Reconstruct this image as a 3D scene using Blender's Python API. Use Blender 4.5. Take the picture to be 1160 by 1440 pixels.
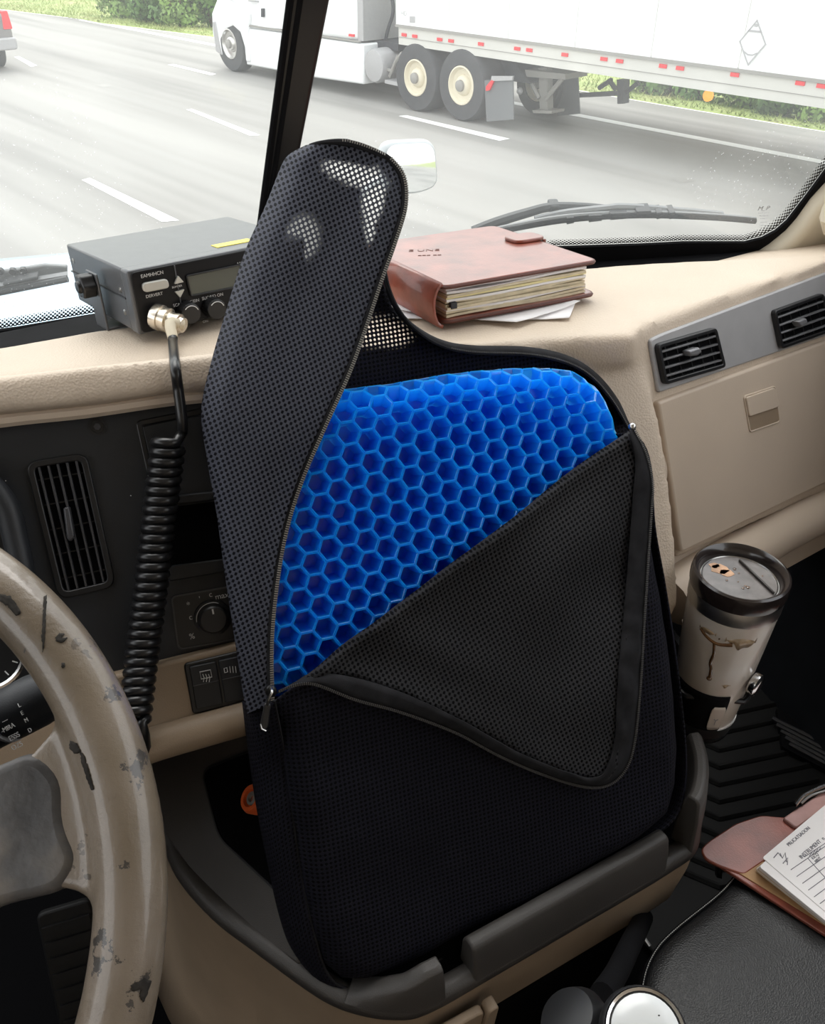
import bpy, bmesh, math, random
from mathutils import Vector as V, Matrix, noise
from mathutils.geometry import delaunay_2d_cdt
for o in list(bpy.data.objects): bpy.data.objects.remove(o)
SC = bpy.context.scene
COL = SC.collection
random.seed(7)
PI = math.pi

# ------------------------------------------------------------------ camera, sky, light, exposure
CAMZ, PITCH, FPX = 2.8, math.radians(35.5), 1200.0
cam_d = bpy.data.cameras.new('camera'); cam = bpy.data.objects.new('camera', cam_d); COL.objects.link(cam)
cam_d.sensor_fit = 'VERTICAL'; cam_d.sensor_height = 24.0; cam_d.lens = 24.0*FPX/1440.0
cam_d.clip_start = 0.02; cam_d.clip_end = 600
cam.location = (0, 0, CAMZ); cam.rotation_euler = (PI/2-PITCH, 0, 0)
SC.camera = cam
W = bpy.data.worlds.new('sky'); SC.world = W; W.use_nodes = True
nt = W.node_tree; nt.nodes.clear()
wo = nt.nodes.new('ShaderNodeOutputWorld'); bg = nt.nodes.new('ShaderNodeBackground')
tc = nt.nodes.new('ShaderNodeTexCoord'); sx = nt.nodes.new('ShaderNodeSeparateXYZ'); rp = nt.nodes.new('ShaderNodeValToRGB')
nt.links.new(tc.outputs['Generated'], sx.inputs[0]); nt.links.new(sx.outputs['Z'], rp.inputs[0])
rp.color_ramp.elements[0].position = 0.0; rp.color_ramp.elements[0].color = (.97, .97, .95, 1)
rp.color_ramp.elements[1].position = 0.7; rp.color_ramp.elements[1].color = (.93, .96, 1.0, 1)
nt.links.new(rp.outputs[0], bg.inputs[0]); bg.inputs[1].default_value = 1.0
nt.links.new(bg.outputs[0], wo.inputs[0])
sun_d = bpy.data.lights.new('sun', 'SUN'); sun_d.energy = .95; sun_d.angle = math.radians(45); sun_d.color = (1, .96, .9)
sun = bpy.data.objects.new('sun', sun_d); COL.objects.link(sun); sun.location = (-3, 2, 12)
sun.rotation_euler = V((0.12, -0.62, -1.0)).to_track_quat('-Z', 'Y').to_euler()
SC.view_settings.view_transform = 'Standard'; SC.view_settings.look = 'None'
SC.view_settings.gamma = 1.0; SC.view_settings.use_curve_mapping = False
SC.view_settings.exposure = 1.2
try:
    SC.cycles.use_denoising = True
    SC.cycles.max_bounces = 10; SC.cycles.transparent_max_bounces = 24
except Exception: pass

# ------------------------------------------------------------------ reading positions off the photograph (points are put on real planes)
SP, CP = math.sin(PITCH), math.cos(PITCH)
CAM = V((0, 0, CAMZ))
def ray(px, py):
    u, v = (px-580)/FPX, (720-py)/FPX
    return V((u, v*SP+CP, v*CP-SP))
def at_t(px, py, t): return CAM + ray(px, py)*t
def at_plane(px, py, p0, n):
    d = ray(px, py); return CAM + d*((p0-CAM).dot(n)/d.dot(n))
def at_z(px, py, zr): return at_plane(px, py, V((0, 0, CAMZ+zr)), V((0, 0, 1)))
class Frame:
    """An oriented plane: e along, w up the face, n out of the face towards the cab."""
    def __init__(s, o, e, w): s.o, s.e = V(o), V(e).normalized(); s.w = (V(w)-s.e*V(w).dot(s.e)).normalized(); s.n = s.e.cross(s.w).normalized()
    def pt(s, a, b, c=0.0): return s.o + s.e*a + s.w*b + s.n*c
    def px(s, x, y, c=0.0): return at_plane(x, y, s.o+s.n*c, s.n)
    def ab(s, x, y, c=0.0):
        p = s.px(x, y, c)-s.o; return (p.dot(s.e), p.dot(s.w))
def lean(az, alpha):
    a, l = math.radians(az), math.radians(alpha)
    e = V((math.cos(a), math.sin(a), 0)); f = V((-math.sin(a), math.cos(a), 0))
    return e, f*math.cos(l)+V((0, 0, 1))*math.sin(l)
def catmull(pts, n=8, closed=False):
    P = [V(p) for p in pts]; out = []; m = len(P)
    for i in range(m if closed else m-1):
        if closed: a, b, c, d = P[i-1], P[i], P[(i+1) % m], P[(i+2) % m]
        else: a, b, c, d = P[max(i-1, 0)], P[i], P[i+1], P[min(i+2, m-1)]
        for k in range(n):
            t = k/n
            out.append(0.5*((2*b)+(c-a)*t+(2*a-5*b+4*c-d)*t*t+(3*b-a-3*c+d)*t**3))
    if not closed: out.append(P[-1].copy())
    return out
def resample(pts, step=None, n=None):
    L = [0.0]
    for a, b in zip(pts, pts[1:]): L.append(L[-1]+(b-a).length)
    n = n or max(2, int(L[-1]/step)+1); out = []; j = 0
    for k in range(n):
        t = L[-1]*k/(n-1)
        while j < len(L)-2 and L[j+1] < t: j += 1
        f = (t-L[j])/max(L[j+1]-L[j], 1e-9); out.append(pts[j].lerp(pts[j+1], min(max(f, 0), 1)))
    return out
def round_poly(pts, r, n=4):
    out = []; m = len(pts); P = [V(p).to_2d() for p in pts]
    for i in range(m):
        a, b, c = P[i-1], P[i], P[(i+1) % m]
        d1, d2 = (a-b), (c-b); k = min(r, d1.length*.45, d2.length*.45)
        p, q = b+d1.normalized()*k, b+d2.normalized()*k
        for j in range(n+1):
            t = j/n; out.append(p*(1-t)**2+b*2*t*(1-t)+q*t*t)
    return out

# ------------------------------------------------------------------ materials
def mat(name, col, rough=.6, metal=0.0, bump=None, var=0.0, varscale=20, coat=0.0, spec=None, trans=0.0, emis=None):
    m = bpy.data.materials.new(name); m.use_nodes = True; t = m.node_tree; p = t.nodes['Principled BSDF']
    c = (*col, 1); p.inputs['Base Color'].default_value = c
    p.inputs['Roughness'].default_value = rough; p.inputs['Metallic'].default_value = metal
    if coat: p.inputs['Coat Weight'].default_value = coat; p.inputs['Coat Roughness'].default_value = .12
    if spec is not None: p.inputs['Specular IOR Level'].default_value = spec
    g = t.nodes.new('ShaderNodeTexCoord')
    if var:
        nz = t.nodes.new('ShaderNodeTexNoise'); nz.inputs['Scale'].default_value = varscale; nz.inputs['Detail'].default_value = 5
        t.links.new(g.outputs['Object'], nz.inputs['Vector'])
        r = t.nodes.new('ShaderNodeValToRGB'); t.links.new(nz.outputs['Fac'], r.inputs[0])
        r.color_ramp.elements[0].position = .3; r.color_ramp.elements[1].position = .7
        r.color_ramp.elements[0].color = (*[x*(1-var) for x in col], 1); r.color_ramp.elements[1].color = (*[min(1, x*(1+var)) for x in col], 1)
        t.links.new(r.outputs[0], p.inputs['Base Color'])
    if bump:
        scale, strength, dist = bump
        vz = t.nodes.new('ShaderNodeTexVoronoi'); vz.inputs['Scale'].default_value = scale
        t.links.new(g.outputs['Object'], vz.inputs['Vector'])
        b = t.nodes.new('ShaderNodeBump'); b.inputs['Strength'].default_value = strength; b.inputs['Distance'].default_value = dist
        t.links.new(vz.outputs['Distance'], b.inputs['Height']); t.links.new(b.outputs[0], p.inputs['Normal'])
    return m
def nodes(m): return m.node_tree, m.node_tree.nodes['Principled BSDF']
M = {}
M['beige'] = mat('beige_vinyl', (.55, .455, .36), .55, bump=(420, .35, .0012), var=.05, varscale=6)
M['beige_smooth'] = mat('beige_plastic', (.56, .46, .365), .5, var=.04, varscale=8, bump=(900, .12, .0006))
M['beige_pillar'] = mat('beige_pillar_trim', (.62, .56, .45), .6)
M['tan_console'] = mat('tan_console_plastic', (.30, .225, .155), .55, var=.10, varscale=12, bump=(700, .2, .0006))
M['dark_panel'] = mat('charcoal_dash_plastic', (.0135, .0152, .0185), .5, var=.2, varscale=25, bump=(900, .12, .0005))
M['grey_lip'] = mat('grey_console_rubber', (.060, .055, .051), .5, var=.12, varscale=18, bump=(800, .25, .0006))
M['black'] = mat('black_plastic', (.010, .010, .011), .38)
M['black_matte'] = mat('black_rubber', (.006, .006, .007), .85, var=.2, varscale=30, spec=.1)
M['void'] = mat('plain_black', (.003, .003, .0035), .9, spec=.05)
M['silver_panel'] = mat('silver_grey_trim', (.40, .395, .40), .45, .2, var=.05, varscale=30)
M['slat_edge'] = mat('grey_vent_blade', (.05, .05, .055), .35)
M['slat_edge_bright'] = mat('satin_vent_blade', (.22, .22, .23), .35, .4)
M['chrome'] = mat('chrome', (.8, .8, .8), .15, 1.0)
M['steel'] = mat('brushed_steel', (.55, .54, .52), .28, 1.0)
M['nickel'] = mat('nickel_plug', (.72, .66, .56), .25, .9)
M['cream'] = mat('cream_rubber', (.62, .55, .42), .5)
M['radio'] = mat('radio_case_grey', (.10, .104, .112), .34, .2, bump=(1200, .15, .0004), var=.08, varscale=60)
M['radio_face'] = mat('radio_face_black', (.007, .007, .0085), .35, spec=.25)
M['screen'] = mat('unlit_screen', (.045, .055, .042), .15, coat=.8)
M['button'] = mat('silver_button', (.55, .54, .50), .4, .3)
M['print'] = mat('white_print', (.62, .62, .62), .6)
M['print_dim'] = mat('grey_print', (.30, .30, .31), .6)
M['yellow'] = mat('yellow_sticker', (.85, .72, .12), .5)
M['cord'] = mat('glossy_black_cord', (.010, .010, .011), .30)
M['leather'] = mat('worn_brown_leather', (.225, .058, .036), .36, var=.35, varscale=28, bump=(500, .2, .0006), coat=.5)
M['leather_mark'] = mat('embossed_leather', (.13, .042, .027), .5)
M['leather_edge'] = mat('dark_leather_edge', (.10, .030, .020), .5)
M['leather_tan'] = mat('tan_leather_lining', (.42, .25, .12), .6, var=.25, varscale=35)
M['paper'] = mat('white_paper', (.82, .80, .80), .8, var=.03, varscale=14)
M['paper_cream'] = mat('aged_page_edges', (.66, .58, .42), .85, var=.12, varscale=60)
M['ink'] = mat('grey_ink', (.16, .16, .19), .8)
M['tape'] = mat('zipper_tape_black', (.018, .018, .020), .9, spec=.15, bump=(1500, .3, .0004), var=.3, varscale=60)
M['teeth_dim'] = mat('zipper_teeth_black', (.07, .068, .065), .45, .3)
M['teeth'] = mat('zipper_teeth_dark', (.26, .25, .23), .4, .4)
M['seat'] = mat('black_seat_leather', (.0095, .0095, .0102), .42, bump=(640, .35, .0010))
M['stitch'] = mat('grey_stitching', (.42, .42, .40), .8)
M['mat_rubber'] = mat('ribbed_floor_rubber', (.006, .006, .006), .6, spec=.3)
M['white_paint'] = mat('white_truck_paint', (.80, .81, .82), .35, var=.03, varscale=2, coat=.3)
M['trailer_white'] = mat('white_trailer_skin', (.84, .85, .85), .45, var=.02, varscale=.7)
M['rail'] = mat('trailer_rail_aluminium', (.60, .59, .55), .5, .1, var=.06, varscale=2)
M['red'] = mat('red_reflector', (.75, .03, .04), .4)
M['tyre'] = mat('tyre_rubber', (.055, .056, .060), .85, var=.15, varscale=8)
M['rim_cream'] = mat('cream_wheel_disc', (.68, .62, .48), .5)
M['chassis'] = mat('dark_chassis', (.035, .037, .045), .7, var=.2, varscale=5)
M['flap'] = mat('grey_mud_flap', (.14, .145, .15), .7)
M['grey_metal'] = mat('grey_painted_steel', (.28, .27, .25), .6)
M['line_white'] = mat('lane_paint', (.88, .88, .86), .7)
M['hood'] = mat('pale_blue_hood_paint', (.40, .53, .63), .2, coat=.25)
M['car'] = mat('grey_car_paint', (.20, .19, .185), .3, coat=.5)
M['glass_dark'] = mat('tinted_car_glass', (.03, .035, .04), .05)
M['leaf'] = mat('leaf_green', (.22, .34, .09), .7, var=.45, varscale=2.2)
M['leaf_dark'] = mat('leaf_dark_green', (.13, .24, .07), .7, var=.45, varscale=2.2)
M['bark'] = mat('bark', (.12, .08, .05), .9)
M['amber_lamp'] = mat('lit_amber_lamp', (.9, .3, .03), .4)
M['amber_lamp'].node_tree.nodes['Principled BSDF'].inputs['Emission Color'].default_value = (1, .30, .03, 1); M['amber_lamp'].node_tree.nodes['Principled BSDF'].inputs['Emission Strength'].default_value = .6
M['orange'] = mat('orange_plastic', (.90, .16, .04), .4)
M['wheel_hub'] = mat('dark_wheel_pad', (.018, .018, .019), .45, bump=(700, .2, .0005))
M['mirror'] = mat('mirror_glass', (.78, .80, .80), .02, 1.0)
M['mirror_shell'] = mat('grey_mirror_shell', (.42, .44, .45), .35, .3)
M['wiper'] = mat('wiper_grey', (.035, .037, .04), .5)
M['wiper_light'] = mat('wiper_arm_grey', (.20, .205, .21), .5, .1)
M['lid'] = mat('dark_smoked_lid', (.018, .013, .012), .22, coat=.5)

def math_node(t, op, a, b=None, c=None):
    n = t.nodes.new('ShaderNodeMath'); n.operation = op
    for i, x in enumerate((a, b, c)):
        if x is None: continue
        if isinstance(x, (int, float)): n.inputs[i].default_value = x
        else: t.links.new(x, n.inputs[i])
    return n.outputs[0]
def mix_rgb(t, fac, a, b):
    n = t.nodes.new('ShaderNodeMix'); n.data_type = 'RGBA'
    for i, x in ((0, fac), (6, a), (7, b)):
        if isinstance(x, (int, float, tuple)): n.inputs[i].default_value = x
        else: t.links.new(x, n.inputs[i])
    return n.outputs[2]
def tex(t, kind, scale, coord='Object', **kw):
    g = t.nodes.new('ShaderNodeTexCoord'); n = t.nodes.new(kind); n.inputs['Scale'].default_value = scale
    for k, v in kw.items(): n.inputs[k].default_value = v
    t.links.new(g.outputs[coord], n.inputs['Vector']); return n
def ramp(t, src, stops):
    r = t.nodes.new('ShaderNodeValToRGB'); e = r.color_ramp.elements
    while len(e) < len(stops): e.new(.5)
    for q, (p, c) in zip(e, stops): q.position = p; q.color = (*c, 1) if len(c) == 3 else c
    t.links.new(src, r.inputs[0]); return r.outputs[0]

def fabric(name, thread, hole, pu, pv, rough=.75, ang=0.0, see=True, thr=.30):
    """Knitted spacer mesh: staggered holes in UV metres; open (see-through) where the vertex attribute 'thin' says the lining is worn away."""
    m = mat(name, thread, rough, spec=.12); t, p = nodes(m)
    uv = t.nodes.new('ShaderNodeUVMap'); mp = t.nodes.new('ShaderNodeMapping'); mp.inputs['Rotation'].default_value = (0, 0, ang)
    t.links.new(uv.outputs[0], mp.inputs[0]); s = t.nodes.new('ShaderNodeSeparateXYZ'); t.links.new(mp.outputs[0], s.inputs[0])
    cu = math_node(t, 'COSINE', math_node(t, 'MULTIPLY', s.outputs[0], 2*PI/pu))
    cv = math_node(t, 'COSINE', math_node(t, 'MULTIPLY', s.outputs[1], 2*PI/pv))
    h = math_node(t, 'MULTIPLY', cu, cv)
    mr = t.nodes.new('ShaderNodeMapRange'); mr.inputs[1].default_value = thr-.18; mr.inputs[2].default_value = thr+.18; t.links.new(h, mr.inputs[0])
    nz = tex(t, 'ShaderNodeTexNoise', 9.0)
    th = mix_rgb(t, nz.outputs['Fac'], (*[x*.7 for x in thread], 1), (*[x*1.3 for x in thread], 1))
    t.links.new(mix_rgb(t, mr.outputs[0], th, (*hole, 1)), p.inputs['Base Color'])
    b = t.nodes.new('ShaderNodeBump'); b.inputs['Strength'].default_value = .7; b.inputs['Distance'].default_value = .0012; b.invert = True
    t.links.new(mr.outputs[0], b.inputs['Height']); t.links.new(b.outputs[0], p.inputs['Normal'])
    if see:
        at = t.nodes.new('ShaderNodeAttribute'); at.attribute_name = 'thin'
        tr = t.nodes.new('ShaderNodeBsdfTransparent'); mx = t.nodes.new('ShaderNodeMixShader')
        t.links.new(math_node(t, 'MULTIPLY', mr.outputs[0], at.outputs['Fac']), mx.inputs[0])
        t.links.new(p.outputs[0], mx.inputs[1]); t.links.new(tr.outputs[0], mx.inputs[2])
        t.links.new(mx.outputs[0], t.nodes['Material Output'].inputs[0])
    return m
M['flap_mesh'] = fabric('spacer_mesh_charcoal', (.066, .070, .090), (.004, .004, .007), .0054, .0066, ang=.55, thr=.20)
M['body_mesh'] = fabric('spacer_mesh_black', (.0105, .0105, .017), (.0015, .0015, .0025), .0058, .0064, ang=.8, thr=.2)
M['fold_mesh'] = fabric('fine_mesh_black', (.030, .030, .033), (.0015, .0015, .002), .0056, .0064, ang=.5, thr=.2)

# gel: translucent blue elastomer
def gel():
    m = mat('blue_gel', (.022, .33, 1.0), .16, coat=.7); t, p = nodes(m)
    p.inputs['Subsurface Weight'].default_value = .75; p.inputs['Subsurface Radius'].default_value = (.06, .45, 1.0); p.inputs['Subsurface Scale'].default_value = .010
    tr = t.nodes.new('ShaderNodeBsdfTranslucent'); tr.inputs[0].default_value = (.05, .60, 1.0, 1)
    mx = t.nodes.new('ShaderNodeMixShader'); mx.inputs[0].default_value = .55
    t.links.new(p.outputs[0], mx.inputs[1]); t.links.new(tr.outputs[0], mx.inputs[2]); t.links.new(mx.outputs[0], t.nodes['Material Output'].inputs[0])
    return m
M['gel'] = gel()
def pane():
    """Laminated glass with a film of dust: sees through, mirrors a little at a slant, scatters a little."""
    m = bpy.data.materials.new('dusty_windshield_glass'); m.use_nodes = True; t = m.node_tree; t.nodes.remove(t.nodes['Principled BSDF'])
    tr = t.nodes.new('ShaderNodeBsdfTransparent'); tr.inputs[0].default_value = (.97, .98, .97, 1)
    gl = t.nodes.new('ShaderNodeBsdfGlossy'); gl.inputs['Roughness'].default_value = .02
    fr = t.nodes.new('ShaderNodeFresnel'); fr.inputs[0].default_value = 1.35
    df = t.nodes.new('ShaderNodeBsdfTranslucent'); df.inputs[0].default_value = (.9, .92, .92, 1)
    nz = tex(t, 'ShaderNodeTexNoise', 5.0, Detail=6.0)
    vo = tex(t, 'ShaderNodeTexVoronoi', 130.0, Randomness=1.0)
    spk = math_node(t, 'LESS_THAN', vo.outputs['Distance'], .09)
    big = tex(t, 'ShaderNodeTexNoise', 3.5); spk = math_node(t, 'MULTIPLY', spk, math_node(t, 'GREATER_THAN', big.outputs['Fac'], .56))
    dust = math_node(t, 'ADD', math_node(t, 'MULTIPLY', nz.outputs['Fac'], .09), math_node(t, 'MULTIPLY', spk, .30))
    m1 = t.nodes.new('ShaderNodeMixShader'); t.links.new(dust, m1.inputs[0]); t.links.new(tr.outputs[0], m1.inputs[1]); t.links.new(df.outputs[0], m1.inputs[2])
    m2 = t.nodes.new('ShaderNodeMixShader'); t.links.new(math_node(t, 'MULTIPLY', fr.outputs[0], .35), m2.inputs[0]); t.links.new(m1.outputs[0], m2.inputs[1]); t.links.new(gl.outputs[0], m2.inputs[2])
    t.links.new(m2.outputs[0], t.nodes['Material Output'].inputs[0]); return m
M['pane'] = pane()
def frit():
    """Black ceramic dots printed along the glass edge: solid at the rim, dots thinning inwards (UV v = 0..1)."""
    m = mat('frit_dots', (.008, .008, .009), .4); t, p = nodes(m)
    uv = t.nodes.new('ShaderNodeUVMap'); s = t.nodes.new('ShaderNodeSeparateXYZ'); t.links.new(uv.outputs[0], s.inputs[0])
    cu = math_node(t, 'COSINE', math_node(t, 'MULTIPLY', s.outputs[0], 2*PI/.0062)); cv = math_node(t, 'COSINE', math_node(t, 'MULTIPLY', s.outputs[1], 2*PI*2.5))
    h = math_node(t, 'MULTIPLY', cu, cv)
    op = math_node(t, 'GREATER_THAN', h, math_node(t, 'SUBTRACT', .45, math_node(t, 'MULTIPLY', s.outputs[1], .9)))
    tr = t.nodes.new('ShaderNodeBsdfTransparent'); mx = t.nodes.new('ShaderNodeMixShader')
    t.links.new(op, mx.inputs[0]); t.links.new(p.outputs[0], mx.inputs[1]); t.links.new(tr.outputs[0], mx.inputs[2]); t.links.new(mx.outputs[0], t.nodes['Material Output'].inputs[0])
    return m
M['frit'] = frit()
def road_mat():
    m = mat('pale_worn_concrete', (.5, .48, .46), .9); t, p = nodes(m)
    a = tex(t, 'ShaderNodeTexNoise', .35, Detail=8.0); b = tex(t, 'ShaderNodeTexNoise', 14, Detail=6.0)
    # tyre-polished streaks along the lanes
    g = t.nodes.new('ShaderNodeTexCoord'); mp = t.nodes.new('ShaderNodeCombineXYZ')
    for k, ax, sc in ((0, (-.669, .743, 0), .05), (1, (.743, .669, 0), .9)):
        dn = t.nodes.new('ShaderNodeVectorMath'); dn.operation = 'DOT_PRODUCT'; t.links.new(g.outputs['Object'], dn.inputs[0]); dn.inputs[1].default_value = ax
        t.links.new(math_node(t, 'MULTIPLY', dn.outputs['Value'], sc), mp.inputs[k])
    c = t.nodes.new('ShaderNodeTexNoise'); c.inputs['Scale'].default_value = 1.0; c.inputs['Detail'].default_value = 3
    t.links.new(mp.outputs[0], c.inputs['Vector'])
    col = ramp(t, c.outputs['Fac'], [(.36, (.18, .172, .162)), (.5, (.285, .275, .258)), (.64, (.34, .328, .308))])
    col = mix_rgb(t, math_node(t, 'MULTIPLY', a.outputs['Fac'], .35), col, (.34, .328, .305, 1))
    col = mix_rgb(t, math_node(t, 'MULTIPLY', b.outputs['Fac'], .18), col, (.30, .29, .28, 1))
    t.links.new(col, p.inputs['Base Color']); return m
M['road'] = road_mat()
def grass_mat():
    m = mat('verge_grass', (.3, .4, .12), .9); t, p = nodes(m)
    a = tex(t, 'ShaderNodeTexNoise', 1.1, Detail=8.0)
    t.links.new(ramp(t, a.outputs['Fac'], [(.3, (.20, .26, .07)), (.5, (.29, .35, .11)), (.7, (.38, .37, .17))]), p.inputs['Base Color']); return m
M['grass'] = grass_mat()
def worn_wheel():
    m = mat('worn_taupe_wheel_leather', (.20, .16, .115), .3, coat=.7); t, p = nodes(m)
    a = tex(t, 'ShaderNodeTexNoise', 38, Detail=9.0, Roughness=.7); b = tex(t, 'ShaderNodeTexNoise', 7, Detail=4.0); c = tex(t, 'ShaderNodeTexNoise', 10.0, Detail=8.0)
    col = ramp(t, b.outputs['Fac'], [(.3, (.115, .090, .064)), (.5, (.185, .148, .108)), (.75, (.27, .225, .185))])
    pick = math_node(t, 'GREATER_THAN', math_node(t, 'ADD', math_node(t, 'MULTIPLY', a.outputs['Fac'], .55), math_node(t, 'MULTIPLY', c.outputs['Fac'], .45)), .612)
    col = mix_rgb(t, pick, col, (.055, .048, .042, 1))
    sp1 = tex(t, 'ShaderNodeTexNoise', 150, Detail=4.0); sp2 = tex(t, 'ShaderNodeTexNoise', 12, Detail=3.0)
    grime = math_node(t, 'MULTIPLY', math_node(t, 'GREATER_THAN', sp1.outputs['Fac'], .60), math_node(t, 'GREATER_THAN', sp2.outputs['Fac'], .54))
    col = mix_rgb(t, math_node(t, 'MULTIPLY', grime, .8), col, (.06, .045, .030, 1)); t.links.new(col, p.inputs['Base Color'])
    bm = t.nodes.new('ShaderNodeBump'); bm.inputs['Strength'].default_value = .55; bm.inputs['Distance'].default_value = .003; bm.invert = True
    t.links.new(math_node(t, 'ADD', pick, math_node(t, 'MULTIPLY', a.outputs['Fac'], .8)), bm.inputs['Height']); t.links.new(bm.outputs[0], p.inputs['Normal'])
    return m
M['wheel'] = worn_wheel()
def spoke_mat():
    m = mat('scuffed_grey_spoke', (.13, .125, .125), .45); t, p = nodes(m)
    a = tex(t, 'ShaderNodeTexNoise', 30, Detail=8.0)
    t.links.new(ramp(t, a.outputs['Fac'], [(.35, (.040, .039, .040)), (.55, (.080, .077, .077)), (.75, (.16, .14, .12))]), p.inputs['Base Color'])
    bm = t.nodes.new('ShaderNodeBump'); bm.inputs['Strength'].default_value = .7; bm.inputs['Distance'].default_value = .004
    t.links.new(a.outputs['Fac'], bm.inputs['Height']); t.links.new(bm.outputs[0], p.inputs['Normal']); return m
M['spoke'] = spoke_mat()
def stained_mug():
    m = mat('stained_white_enamel', (.62, .57, .52), .25, coat=.6); t, p = nodes(m)
    a = tex(t, 'ShaderNodeTexNoise', 22, Detail=7.0); b = tex(t, 'ShaderNodeTexNoise', 9, Detail=3.0)
    col = ramp(t, b.outputs['Fac'], [(.35, (.68, .64, .60)), (.55, (.60, .53, .46)), (.63, (.42, .31, .20)), (.72, (.56, .46, .36))])
    pk = math_node(t, 'GREATER_THAN', a.outputs['Fac'], .655)
    t.links.new(mix_rgb(t, pk, col, (.16, .10, .06, 1)), p.inputs['Base Color']); return m
M['mug'] = stained_mug()
def coffee():
    m = mat('coffee_drip', (.12, .055, .018), .2, coat=.7, var=.5, varscale=60); return m
M['coffee'] = coffee()

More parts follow.
